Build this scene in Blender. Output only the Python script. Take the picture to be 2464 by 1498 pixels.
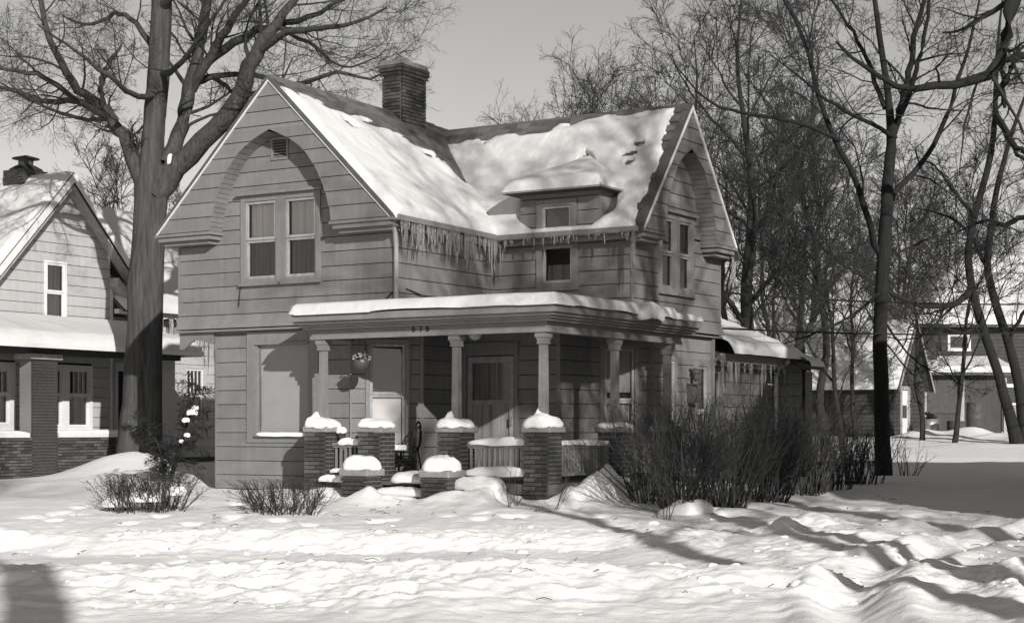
import bpy, bmesh, math, random
import numpy as np
from mathutils import Vector

# ------------------------------------------------------------------ camera, sky, sun, exposure
for o in list(bpy.data.objects):
    bpy.data.objects.remove(o)
SC = bpy.context.scene
COL = SC.collection
R = math.radians
cam = bpy.data.cameras.new('camera')
cam.lens = 58.88; cam.sensor_width = 36; cam.shift_y = 0.114
cam.clip_start = 0.1; cam.clip_end = 2000
camo = bpy.data.objects.new('camera', cam); COL.objects.link(camo)
camo.location = (0, 0, 1.7); camo.rotation_euler = (R(90), 0, 0)
SC.camera = camo

SUN = Vector((0.560, -1.516, 0.60)).normalized()          # towards the sun
world = bpy.data.worlds.new('World'); SC.world = world; world.use_nodes = True
nt = world.node_tree; nt.nodes.clear()
sky = nt.nodes.new('ShaderNodeTexSky'); sky.sky_type = 'NISHITA'; sky.sun_disc = False
sky.sun_elevation = math.asin(SUN.z); sky.sun_rotation = math.atan2(SUN.x, SUN.y)
sky.altitude = 200; sky.air_density = 1.0; sky.dust_density = .25; sky.ozone_density = 1.0
bw = nt.nodes.new('ShaderNodeRGBToBW'); bg = nt.nodes.new('ShaderNodeBackground'); wo = nt.nodes.new('ShaderNodeOutputWorld')
nt.links.new(sky.outputs[0], bw.inputs[0]); tn = nt.nodes.new('ShaderNodeMix'); tn.data_type = 'RGBA'; tn.blend_type = 'MULTIPLY'; tn.inputs[0].default_value = 1; tn.inputs[7].default_value = (1, .98, .96, 1)
nt.links.new(bw.outputs[0], tn.inputs[6]); nt.links.new(tn.outputs[2], bg.inputs[0]); nt.links.new(bg.outputs[0], wo.inputs[0])
bg.inputs[1].default_value = 0.098
sl = bpy.data.lights.new('sun', 'SUN'); sl.energy = 4.6; sl.angle = R(0.55); sl.color = (1, 0.985, 0.965)
slo = bpy.data.objects.new('sun', sl); COL.objects.link(slo)
slo.rotation_euler = (-SUN).to_track_quat('-Z', 'Y').to_euler(); slo.location = SUN * 120
vs = SC.view_settings; vs.view_transform = 'Standard'; vs.look = 'None'; vs.gamma = 1; vs.use_curve_mapping = False
vs.exposure = 0.14
SC.cycles.max_bounces = 6; SC.cycles.diffuse_bounces = 3; SC.cycles.transparent_max_bounces = 12

# ------------------------------------------------------------------ frame of reference
ANG = R(31.5)
U = np.array([math.cos(ANG), -math.sin(ANG)]); V = np.array([math.sin(ANG), math.cos(ANG)])
C0 = np.array([-1.9594, 28.0])
def w2(u, v):
    p = C0 + u * U + v * V
    return float(p[0]), float(p[1])
def at(px, py, Y):                     # a spot seen at (px,py) of a 2464-wide picture, Y metres off
    return np.array([(px - 1232.) / 4030. * Y, Y, 1.7 + (1030. - py) / 4030. * Y])

# ------------------------------------------------------------------ noise
def _hash(ix, iy, seed):
    n = (ix * 374761393 + iy * 668265263 + seed * 974711) & 0xFFFFFFFF
    n = ((n ^ (n >> 13)) * 1274126177) & 0xFFFFFFFF
    n = (n ^ (n >> 16)) & 0xFFFFFFFF
    return n / 4294967295.0
def vnoise(x, y, seed=0):
    x = np.asarray(x, float); y = np.asarray(y, float)
    ix = np.floor(x).astype(np.int64); iy = np.floor(y).astype(np.int64)
    fx = x - ix; fy = y - iy
    fx = fx * fx * fx * (fx * (fx * 6 - 15) + 10); fy = fy * fy * fy * (fy * (fy * 6 - 15) + 10)
    a = _hash(ix, iy, seed); b = _hash(ix + 1, iy, seed); c = _hash(ix, iy + 1, seed); d = _hash(ix + 1, iy + 1, seed)
    return (a + (b - a) * fx) * (1 - fy) + (c + (d - c) * fx) * fy
def fbm(x, y, seed=0, octv=4, gain=.5):
    x = np.asarray(x, float); y = np.asarray(y, float)
    s = 0; a = 1; t = 0
    for i in range(octv):
        s = s + a * vnoise(x * 2 ** i + 17.3 * i, y * 2 ** i - 9.1 * i, seed + i); t += a; a *= gain
    return s / t * 2 - 1
def sstep(a, b, x):
    t = np.clip((np.asarray(x, float) - a) / (b - a), 0, 1)
    return t * t * (3 - 2 * t)

# ------------------------------------------------------------------ objects, tags
def tag(o, label=None, cat=None, group=None, kind=None):
    if label: o['label'] = label
    if cat: o['category'] = cat
    if group: o['group'] = group
    if kind: o['kind'] = kind
    return o
def empty(name, loc=(0, 0, 0), rz=0, parent=None):
    o = bpy.data.objects.new(name, None); COL.objects.link(o)
    o.location = loc; o.rotation_euler = (0, 0, rz); o.empty_display_size = .2
    if parent: o.parent = parent
    return o
def link(name, me, mat=None, parent=None, loc=None, rz=None):
    o = bpy.data.objects.new(name, me); COL.objects.link(o)
    if mat is not None and not me.materials: me.materials.append(mat)
    if parent is not None: o.parent = parent
    if loc is not None: o.location = loc
    if rz is not None: o.rotation_euler = (0, 0, rz)
    return o
def np_mesh(name, verts, quads, smooth=False, tris=None):
    me = bpy.data.meshes.new(name)
    verts = np.ascontiguousarray(verts, np.float32).reshape(-1, 3)
    q = np.ascontiguousarray(quads, np.int32).reshape(-1, 4)
    nq = len(q); t = np.zeros((0, 3), np.int32) if tris is None else np.ascontiguousarray(tris, np.int32).reshape(-1, 3)
    ntr = len(t)
    me.vertices.add(len(verts)); me.vertices.foreach_set('co', verts.ravel())
    me.loops.add(nq * 4 + ntr * 3); me.loops.foreach_set('vertex_index', np.concatenate([q.ravel(), t.ravel()]))
    me.polygons.add(nq + ntr)
    me.polygons.foreach_set('loop_start', np.concatenate([np.arange(nq) * 4, nq * 4 + np.arange(ntr) * 3]).astype(np.int32))
    me.polygons.foreach_set('loop_total', np.concatenate([np.full(nq, 4), np.full(ntr, 3)]).astype(np.int32))
    if smooth: me.polygons.foreach_set('use_smooth', np.ones(nq + ntr, bool))
    me.update(calc_edges=True); me.validate()
    return me
def frame(p0, p1):
    """wall frame: s along p0->p1, d outwards, z up, in the parent's space; returns (f, length)"""
    dx, dy = p1[0] - p0[0], p1[1] - p0[1]; L = math.hypot(dx, dy); dx /= L; dy /= L
    return (lambda s, d, z: (p0[0] + dx * s + dy * d, p0[1] + dy * s - dx * d, z)), L
ID = lambda x, y, z: (x, y, z)

class MB:
    def __init__(self): self.v = []; self.f = []
    def add(self, vs, fs):
        n = len(self.v); self.v += [tuple(map(float, p)) for p in vs]; self.f += [tuple(i + n for i in f) for f in fs]; return self
    def box(self, x0, x1, y0, y1, z0, z1, fr=ID):
        P = [fr(x, y, z) for z in (z0, z1) for y in (y0, y1) for x in (x0, x1)]
        return self.add(P, [(0, 2, 3, 1), (4, 5, 7, 6), (0, 1, 5, 4), (2, 6, 7, 3), (0, 4, 6, 2), (1, 3, 7, 5)])
    def taper(self, x0, x1, y0, y1, z0, z1, k=.8, fr=ID):
        cx, cy = (x0 + x1) / 2, (y0 + y1) / 2
        P = [fr(x, y, z0) for y in (y0, y1) for x in (x0, x1)] + [fr(cx + (x - cx) * k, cy + (y - cy) * k, z1) for y in (y0, y1) for x in (x0, x1)]
        return self.add(P, [(0, 2, 3, 1), (4, 5, 7, 6), (0, 1, 5, 4), (2, 6, 7, 3), (0, 4, 6, 2), (1, 3, 7, 5)])
    def prism(self, poly, off):
        """polygon (3-D points) extruded by vector off"""
        n = len(poly); q = [tuple(np.add(p, off)) for p in poly]
        return self.add(list(poly) + q, [tuple(range(n))[::-1], tuple(range(n, 2 * n))] + [(i, (i + 1) % n, n + (i + 1) % n, n + i) for i in range(n)])
    def tube(self, pts, r, n=6, cap=True):
        pts = [np.array(p, float) for p in pts]; m = len(pts)
        rr = r if hasattr(r, '__len__') else [r] * m
        vs = []
        for i, p in enumerate(pts):
            t = pts[min(i + 1, m - 1)] - pts[max(i - 1, 0)]; t = t / (np.linalg.norm(t) + 1e-9)
            a = np.cross(t, (0, 0, 1) if abs(t[2]) < .9 else (1, 0, 0)); a /= np.linalg.norm(a); b = np.cross(t, a)
            vs += [p + rr[i] * (math.cos(2 * math.pi * k / n) * a + math.sin(2 * math.pi * k / n) * b) for k in range(n)]
        fs = [(i * n + k, i * n + (k + 1) % n, (i + 1) * n + (k + 1) % n, (i + 1) * n + k) for i in range(m - 1) for k in range(n)]
        if cap: fs += [tuple(range(n))[::-1], tuple(range((m - 1) * n, m * n))]
        return self.add(vs, fs)
    def lathe(self, prof, n=16, c=(0, 0, 0)):
        vs = [(c[0] + r * math.cos(2 * math.pi * k / n), c[1] + r * math.sin(2 * math.pi * k / n), c[2] + z) for r, z in prof for k in range(n)]
        m = len(prof)
        fs = [(i * n + k, i * n + (k + 1) % n, (i + 1) * n + (k + 1) % n, (i + 1) * n + k) for i in range(m - 1) for k in range(n)]
        fs += [tuple(range(n))[::-1], tuple(range((m - 1) * n, m * n))]
        return self.add(vs, fs)
    def mesh(self, name, smooth=False, bevel=0):
        me = bpy.data.meshes.new(name); me.from_pydata(self.v, [], self.f)
        if bevel:
            bm = bmesh.new(); bm.from_mesh(me)
            bmesh.ops.recalc_face_normals(bm, faces=bm.faces[:])
            bmesh.ops.bevel(bm, geom=bm.edges[:], offset=bevel, segments=1, affect='EDGES', clamp_overlap=True)
            bm.to_mesh(me); bm.free()
        if smooth: me.polygons.foreach_set('use_smooth', np.ones(len(me.polygons), bool))
        me.update(); return me
    def build(self, name, mat, parent=None, smooth=False, bevel=0, loc=None, rz=None):
        return link(name, self.mesh(name, smooth, bevel), mat, parent, loc, rz)

# ------------------------------------------------------------------ materials (black-and-white film: every colour a grey)
def G(v): return (v, v * .985, v * .97, 1)
def mat(name, base=.3, rough=.8, var=.15, scale=6., stretch=(1, 1, 1), bump=0., bscale=40., rnd=0., spec=.2, coat=None, streak=0., metal=0.):
    m = bpy.data.materials.new(name); m.use_nodes = True
    n = m.node_tree.nodes; l = m.node_tree.links; b = n['Principled BSDF']
    b.inputs['Roughness'].default_value = rough; b.inputs['Specular IOR Level'].default_value = spec; b.inputs['Metallic'].default_value = metal
    tc = n.new('ShaderNodeTexCoord'); mp = n.new('ShaderNodeMapping'); mp.inputs['Scale'].default_value = stretch
    l.new(tc.outputs['Object'], mp.inputs[0])
    no = n.new('ShaderNodeTexNoise'); no.inputs['Scale'].default_value = scale; no.inputs['Detail'].default_value = 8; no.inputs['Roughness'].default_value = .65
    l.new(mp.outputs[0], no.inputs[0])
    mr = n.new('ShaderNodeMapRange'); mr.inputs[1].default_value = .25; mr.inputs[2].default_value = .75
    mr.inputs[3].default_value = base * (1 - var); mr.inputs[4].default_value = base * (1 + var)
    l.new(no.outputs[0], mr.inputs[0]); out = mr.outputs[0]
    if streak:
        n2 = n.new('ShaderNodeTexNoise'); n2.inputs['Scale'].default_value = 3.; n2.inputs['Detail'].default_value = 6
        m2 = n.new('ShaderNodeMapping'); m2.inputs['Scale'].default_value = (4, 4, .22); l.new(tc.outputs['Object'], m2.inputs[0]); l.new(m2.outputs[0], n2.inputs[0])
        r2 = n.new('ShaderNodeMapRange'); r2.inputs[1].default_value = .3; r2.inputs[2].default_value = .7; r2.inputs[3].default_value = 1 - streak; r2.inputs[4].default_value = 1 + streak * .5
        l.new(n2.outputs[0], r2.inputs[0]); mu = n.new('ShaderNodeMath'); mu.operation = 'MULTIPLY'; l.new(out, mu.inputs[0]); l.new(r2.outputs[0], mu.inputs[1]); out = mu.outputs[0]
    if rnd:
        oi = n.new('ShaderNodeObjectInfo'); r3 = n.new('ShaderNodeMapRange'); r3.inputs[3].default_value = 1 - rnd; r3.inputs[4].default_value = 1 + rnd
        l.new(oi.outputs['Random'], r3.inputs[0]); mu = n.new('ShaderNodeMath'); mu.operation = 'MULTIPLY'; l.new(out, mu.inputs[0]); l.new(r3.outputs[0], mu.inputs[1]); out = mu.outputs[0]
    cb = n.new('ShaderNodeCombineColor')
    for i, k in enumerate((1., .985, .97)):
        mu = n.new('ShaderNodeMath'); mu.operation = 'MULTIPLY'; mu.inputs[1].default_value = k; l.new(out, mu.inputs[0]); l.new(mu.outputs[0], cb.inputs[i])
    l.new(cb.outputs[0], b.inputs['Base Color'])
    if bump:
        n3 = n.new('ShaderNodeTexNoise'); n3.inputs['Scale'].default_value = bscale; n3.inputs['Detail'].default_value = 6; l.new(mp.outputs[0], n3.inputs[0])
        bp = n.new('ShaderNodeBump'); bp.inputs['Strength'].default_value = bump; bp.inputs['Distance'].default_value = .02
        l.new(n3.outputs[0], bp.inputs['Height']); l.new(bp.outputs[0], b.inputs['Normal'])
    return m
def glass_mat(name, tint=.05):
    m = bpy.data.materials.new(name); m.use_nodes = True; n = m.node_tree.nodes; l = m.node_tree.links
    b = n['Principled BSDF']; n.remove(b); o = n['Material Output']
    gl = n.new('ShaderNodeBsdfGlossy'); gl.inputs['Roughness'].default_value = .03; gl.inputs['Color'].default_value = G(.95)
    tr = n.new('ShaderNodeBsdfTransparent'); tr.inputs['Color'].default_value = G(.9)
    fr = n.new('ShaderNodeFresnel'); fr.inputs[0].default_value = 1.55
    tcn = n.new('ShaderNodeTexCoord'); nz = n.new('ShaderNodeTexNoise'); nz.inputs['Scale'].default_value = 2.5; l.new(tcn.outputs['Object'], nz.inputs[0])
    bp = n.new('ShaderNodeBump'); bp.inputs['Strength'].default_value = .03; bp.inputs['Distance'].default_value = .03; l.new(nz.outputs[0], bp.inputs['Height'])
    l.new(bp.outputs[0], gl.inputs['Normal'])
    mx = n.new('ShaderNodeMixShader'); l.new(fr.outputs[0], mx.inputs[0]); l.new(tr.outputs[0], mx.inputs[1]); l.new(gl.outputs[0], mx.inputs[2]); l.new(mx.outputs[0], o.inputs[0])
    return m
def snow_mat(name, base=.9, s1=9., s2=60., b1=.5, b2=.25, dirt=0.):
    m = mat(name, base, .75, .03, 1.5, spec=.15); n = m.node_tree.nodes; l = m.node_tree.links; b = n['Principled BSDF']
    b.inputs['Specular IOR Level'].default_value = .25
    tc = [x for x in n if x.type == 'TEX_COORD'][0]
    a = n.new('ShaderNodeTexNoise'); a.inputs['Scale'].default_value = s1; a.inputs['Detail'].default_value = 8; a.inputs['Roughness'].default_value = .6; l.new(tc.outputs['Object'], a.inputs[0])
    c = n.new('ShaderNodeTexNoise'); c.inputs['Scale'].default_value = s2; c.inputs['Detail'].default_value = 4; l.new(tc.outputs['Object'], c.inputs[0])
    p1 = n.new('ShaderNodeBump'); p1.inputs['Strength'].default_value = b1; p1.inputs['Distance'].default_value = .05; l.new(a.outputs[0], p1.inputs['Height'])
    p2 = n.new('ShaderNodeBump'); p2.inputs['Strength'].default_value = b2; p2.inputs['Distance'].default_value = .01; l.new(c.outputs[0], p2.inputs['Height']); l.new(p1.outputs[0], p2.inputs['Normal'])
    l.new(p2.outputs[0], b.inputs['Normal'])
    if dirt:
        src = b.inputs['Base Color'].links[0].from_socket
        dn = n.new('ShaderNodeTexNoise'); dn.inputs['Scale'].default_value = 14; dn.inputs['Detail'].default_value = 5; l.new(tc.outputs['Object'], dn.inputs[0])
        dr = n.new('ShaderNodeMapRange'); dr.inputs[1].default_value = .72; dr.inputs[2].default_value = .8; l.new(dn.outputs[0], dr.inputs[0])
        mx = n.new('ShaderNodeMix'); mx.data_type = 'RGBA'; mx.inputs[7].default_value = G(.12)
        mm = n.new('ShaderNodeMath'); mm.operation = 'MULTIPLY'; mm.inputs[1].default_value = dirt; l.new(dr.outputs[0], mm.inputs[0]); l.new(mm.outputs[0], mx.inputs[0]); l.new(src, mx.inputs[6]); l.new(mx.outputs[2], b.inputs['Base Color'])
    return m
def ice_mat(name):
    m = bpy.data.materials.new(name); m.use_nodes = True; b = m.node_tree.nodes['Principled BSDF']
    b.inputs['Base Color'].default_value = G(.8); b.inputs['Roughness'].default_value = .1; b.inputs['IOR'].default_value = 1.31
    b.inputs['Transmission Weight'].default_value = .85
    return m
M = dict(
    siding=mat('painted shingle siding', .188, .75, .17, 2.2, (1, 1, 1), .25, 90, .09, streak=.09),
    bside=mat('pale clapboard', .42, .75, .08, 5, (1, 1, 1), .2, 60, .04, streak=.08),
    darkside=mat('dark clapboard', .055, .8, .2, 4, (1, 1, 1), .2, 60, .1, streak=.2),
    backing=mat('sheathing in the joints', .03, .9),
    trim=mat('grey painted trim', .20, .6, .12, 8, (1, 1, 1), .15, 60, streak=.12),
    wtrim=mat('worn pale trim', .31, .6, .25, 7, (1, 1, 1), .2, 50, streak=.15),
    white=mat('white paint', .68, .5, .08, 6),
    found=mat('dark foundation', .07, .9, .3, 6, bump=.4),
    shingle=mat('asphalt shingle', .11, .95, .25, 30, bump=.5, bscale=120, rnd=.3),
    deckroof=mat('roof deck', .09, .95, .3, 20, bump=.4),
    brick=mat('dark brick', .045, .85, .3, 14, bump=.5, bscale=70, rnd=.22),
    chbrick=mat('chimney brick', .07, .85, .35, 12, bump=.5, bscale=70, rnd=.45),
    mortar=mat('mortar', .2, .95, .2, 20, bump=.4),
    concrete=mat('cast stone', .24, .9, .18, 10, bump=.4, bscale=60),
    wood=mat('porch wood', .11, .7, .2, 6, bump=.2),
    dark=mat('dark void', .012, .9),
    chair=mat('black lacquered wood', .012, .4, .2, 8, spec=.4),
    curtain=mat('curtain cloth', .8, .9, .4, 2.2, (9, 9, .12)),
    lace=mat('dim curtain cloth', .26, .9, .65, 2.2, (9, 9, .12)),
    shade=mat('roller blind', .27, .8, .07, 4),
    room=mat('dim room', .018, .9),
    bark=mat('grey bark', .06, .95, .6, 7, (2.2, 2.2, .22), 1., 11),
    barkd=mat('dark bark', .02, .95, .4, 9, (1.6, 1.6, .25), .8, 14),
    barkf=mat('far bark', .028, .95, .3, 5, (1, 1, .3), .5, 14),
    twig=mat('twig bark', .04, .9, .25, 4), twigd=mat('dark twig bark', .03, .9, .25, 4),
    shrub=mat('shrub stems', .05, .9, .4, 5), needle=mat('evergreen needles', .028, .8, .4, 20),
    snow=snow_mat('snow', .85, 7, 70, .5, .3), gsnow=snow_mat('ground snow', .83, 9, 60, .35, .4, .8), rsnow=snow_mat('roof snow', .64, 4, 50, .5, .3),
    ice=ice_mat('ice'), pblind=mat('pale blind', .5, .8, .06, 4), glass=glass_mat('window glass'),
    metal=mat('galvanised metal', .3, .45, .2, 12, metal=.6, spec=.5), dmetal=mat('rusty drum', .07, .6, .4, 9, bump=.2),
    pot=mat('clay pot', .14, .8, .2, 10), foil=mat('pale plastic blossom', .75, .5, .2, 10), plastic=mat('dark plastic pot', .06, .4, .2, 8, spec=.4),
    wire=mat('cable', .02, .6), numer=mat('black numerals', .01, .5), snowhill=snow_mat('far snow', .85, .4, 4, .3, .2),
)

# ------------------------------------------------------------------ ground: one sheet of snow to the horizon
def poly_dist(x, y, pts):
    best = np.full(np.shape(x), 1e9)
    for (ax, ay), (bx, by) in zip(pts[:-1], pts[1:]):
        dx, dy = bx - ax, by - ay; L2 = dx * dx + dy * dy
        t = np.clip(((x - ax) * dx + (y - ay) * dy) / L2, 0, 1)
        best = np.minimum(best, np.hypot(x - ax - t * dx, y - ay - t * dy))
    return best
RUTS = [[(2.7, 12), (3.1, 15.4), (3.9, 18), (5.6, 20.6), (8.5, 23), (14, 26)],
        [(4.6, 12), (5.0, 15.2), (5.7, 17.4), (7.2, 19.6), (10, 21.6), (15, 24)]]
def H(x, y):
    x = np.asarray(x, float); y = np.asarray(y, float)
    yy = y + .5 * fbm(x / 4.5, y / 9., 3, 2) + .25 * fbm(x / 1.3, y / 1.3, 5, 2)
    h = np.interp(yy, [-60, 12.5, 14.6, 15.6, 16.6, 17.5, 18.4, 20.9, 21.5, 22.2, 25, 28, 37, 50, 65, 80, 120, 220],
                  [0, 0, .02, .10, .30, .24, .10, .14, .33, .40, .51, .62, .66, 1.0, 1.38, 1.8, 2.6, 5])
    right = sstep(1.2, 4.2, x + .25 * (y - 18))                       # the drive on the right is churned instead of banked
    hr = np.interp(yy, [-60, 14, 18, 22, 28, 37, 50, 65, 80, 120, 220], [0, .03, .18, .34, .58, .66, 1.0, 1.38, 1.8, 2.6, 5])
    near = sstep(27.5, 24, y); h = h * (1 - right * near) + hr * right * near
    # soft drifts everywhere, broken clods where people shovelled and drove
    h += .07 * fbm(x / 1.8, y / 2.0, 11, 4) * sstep(11, 15, y)
    bank = np.exp(-((yy - 16.2) / 1.5) ** 2) + .55 * np.exp(-((yy - 21.2) / .7) ** 2) + .25 * np.exp(-((yy - 24) / 2) ** 2)
    ch = np.clip(bank * (1 - .5 * right) + .6 * right * sstep(13, 15, y) * sstep(26, 22, y), 0, 1.2)
    b1 = 1 - np.abs(fbm(x / .55, y / .5, 21, 3)) * 2; b2 = 1 - np.abs(fbm(x / .24, y / .22, 31, 3)) * 2
    b3 = 1 - np.abs(fbm(x / .13, y / .12, 35, 2)) * 2
    rg = .35 + 1.1 * sstep(.35, .65, vnoise(x / 1.9, y / 1.3, 59))
    h += ch * (.045 * b1 + rg * (.028 * b2 + .016 * b3) + .075 * fbm(x / .95, y / 1.1, 41, 3))
    h += .020 * fbm(x / .6, y / .6, 51, 4) * (.25 + 1.1 * sstep(.45, .7, vnoise(x / 3.1, y / 2.3, 57))) * sstep(12, 14, y) * sstep(40, 30, y)
    for k, rt in enumerate(RUTS):
        d = poly_dist(x + .12 * fbm(x / 1.5, y / 1.5, 61 + k, 2), y, rt); f = sstep(11, 14, y)
        h += f * (-.10 * np.exp(-(d / .22) ** 2) + .075 * np.exp(-((d - .48) / .17) ** 2) * (.35 + .9 * vnoise(x / .55, y / .55, 71 + k)))
    # clods heaped beside the drive
    for (cx, cy, rr, a) in [(5.3, 17.0, .45, .3), (6.3, 18.2, .6, .28), (4.5, 20.8, .35, .25), (5.2, 22.4, .5, .35), (3.3, 19.2, .35, .24), (3.55, 21.9, .3, .3),
                            (4.2, 22.9, .45, .26), (6.6, 22.6, .5, .22), (1.55, 18.3, .3, .2), (2.6, 17.2, .4, .16), (7.4, 20.5, .6, .25), (3.9, 15.6, .5, .12), (2.2, 20.4, .4, .15)]:
        h += .4 * a * np.exp(-((x - cx) ** 2 + (y - cy) ** 2) / (.8 * rr) ** 2) * (.45 + .75 * vnoise(x / .3, y / .3, 81) + .35 * vnoise(x / .12, y / .12, 83))
    # footprints across the yard
    rs = random.Random(4)
    for i in range(70):
        fx = rs.uniform(-7, 6); fy = rs.uniform(22.3, 26.2) if i % 3 else rs.uniform(17.5, 20.5)
        h -= .09 * np.exp(-(((x - fx) / .13) ** 2 + ((y - fy) / .2) ** 2) ** 1.6)
    # the heap round the big tree, drifts against the porch and shrubs
    h += .58 * np.exp(-(((x + 8.1) / 1.25) ** 2 + ((y - 35.6) / 1.5) ** 2)) + .25 * np.exp(-(((x + 7.1) / 1.3) ** 2 + ((y - 32.2) / 1.3) ** 2))
    for (u, v, rr, a) in [(2.5, -1.0, .55, .26), (3.75, .35, .38, .5), (3.6, -.4, .45, .2), (.85, -1.75, .45, .22), (1.9, -1.45, .3, .1), (-.45, -1.15, .45, .14), (4.3, 1.6, .5, .25)]:
        gx, gy = w2(u, v); h += a * np.exp(-((x - gx) ** 2 + (y - gy) ** 2) / rr ** 2) * (.75 + .5 * vnoise(x / .22, y / .22, 91))
    # piles by the far bins
    for (cx, cy, rr, a) in [(15.4, 63, .8, .32), (17.2, 62.5, .9, .42), (19.0, 60, 1.2, .3), (16.5, 61, 1.5, .15)]:
        h += a * np.exp(-((x - cx) ** 2 + (y - cy) ** 2) / rr ** 2)
    return h
def hz(x, y): return float(H(np.array([x]), np.array([y]))[0])
def spread(segs):
    out = []
    for a, b, n in segs: out.append(np.linspace(a, b, n, endpoint=False))
    return np.append(np.concatenate(out), segs[-1][1])
gx = spread([(-160, -40, 14), (-40, -14, 40), (-14, -7, 60), (-7, 8, 360), (8, 14, 60), (14, 30, 50), (30, 160, 20)])
gy = spread([(-60, 0, 12), (0, 13, 26), (13, 23, 290), (23, 29, 110), (29, 40, 90), (40, 75, 90), (75, 220, 30)])
GX, GY = np.meshgrid(gx, gy); GZ = H(GX.ravel(), GY.ravel()).reshape(GX.shape)
nx, ny = len(gx), len(gy); idx = np.arange(nx * ny).reshape(ny, nx)
ground = link('ground', np_mesh('ground', np.stack([GX, GY, GZ], -1), np.stack([idx[:-1, :-1], idx[:-1, 1:], idx[1:, 1:], idx[1:, :-1]], -1), True), M['gsnow'])
tag(ground, 'deep trampled snow over the yard, drive and street', 'ground', kind='structure')

# ------------------------------------------------------------------ building helpers
def siding(fr, left, right, z0, z1, parent, m, expo=.25, opens=(), flare=None, gap=.012, proud=.014, slices=1, name='siding_board', phase=0.):
    """courses of boards between left(z) and right(z); every board an object; openings cut out"""
    lf = left if callable(left) else (lambda z: left); rf = right if callable(right) else (lambda z: right)
    fl = flare or (lambda z: 0.)
    za = z0 - phase
    while za < z1 - .02:
        lo, hi = max(za + gap, z0), min(za + expo, z1)
        if hi - lo > .02:
            cuts = sorted({round(c, 4) for c in [lo + (hi - lo) * i / slices for i in range(slices + 1)] + [e for o in opens for e in o[2:4] if lo < e < hi]})
            pieces = {}
            for a, b in zip(cuts[:-1], cuts[1:]):
                zm = (a + b) / 2; spans = [(lf(a), rf(a), lf(b), rf(b))]
                act = [o for o in opens if o[2] < zm < o[3]]
                for o in act:
                    ns = []
                    for (l0, r0, l1, r1) in spans:
                        if o[1] <= min(l0, l1) or o[0] >= max(r0, r1): ns.append((l0, r0, l1, r1)); continue
                        if o[0] > l0 + .01: ns.append((l0, o[0], min(l1, o[0]), o[0]))
                        if o[1] < r0 - .01: ns.append((o[1], r0, o[1], max(r1, o[1])))
                    spans = ns
                for (l0, r0, l1, r1) in spans:
                    key = tuple((l0 + r0) / 2 > (o[0] + o[1]) / 2 for o in act) if act else ()
                    pieces.setdefault(key, []).append((a, b, l0, r0, l1, r1))
            for sl_ in pieces.values():
                mb = MB()
                for (a, b, l0, r0, l1, r1) in sl_:
                    if r0 - l0 < .01: continue
                    da = proud * (za + expo - a) / expo + fl(a); db = proud * (za + expo - b) / expo + fl(b)
                    P = [fr(l0, da - .02, a), fr(r0, da - .02, a), fr(r1, db - .02, b), fr(l1, db - .02, b), fr(l0, da, a), fr(r0, da, a), fr(r1, db, b), fr(l1, db, b)]
                    mb.add(P, [(4, 5, 6, 7), (0, 1, 5, 4), (1, 2, 6, 5), (3, 0, 4, 7), (2, 3, 7, 6), (0, 3, 2, 1)])
                if mb.v: mb.build(name, m, parent)
        za += expo
def wall_core(fr, s0, s1, z0, z1, parent, d0=-.22, d1=-.15, name='wall', m=None):
    return MB().box(s0, s1, d0, d1, z0, z1, fr).build(name, m or M['backing'], parent)
def wavy(fr, s0, s1, d, z0, z1, n=26, amp=.012, seed=0):
    rs = random.Random(seed); P = []; ph = rs.uniform(0, 6)
    for i in range(n + 1):
        s = s0 + (s1 - s0) * i / n; dd = d + amp * math.sin(i * 1.45 + ph) + amp * .5 * math.sin(i * 3.1)
        P += [fr(s, dd, z0), fr(s, dd, z1)]
    return MB().add(P, [(2 * i, 2 * i + 2, 2 * i + 3, 2 * i + 1) for i in range(n)])
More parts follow.
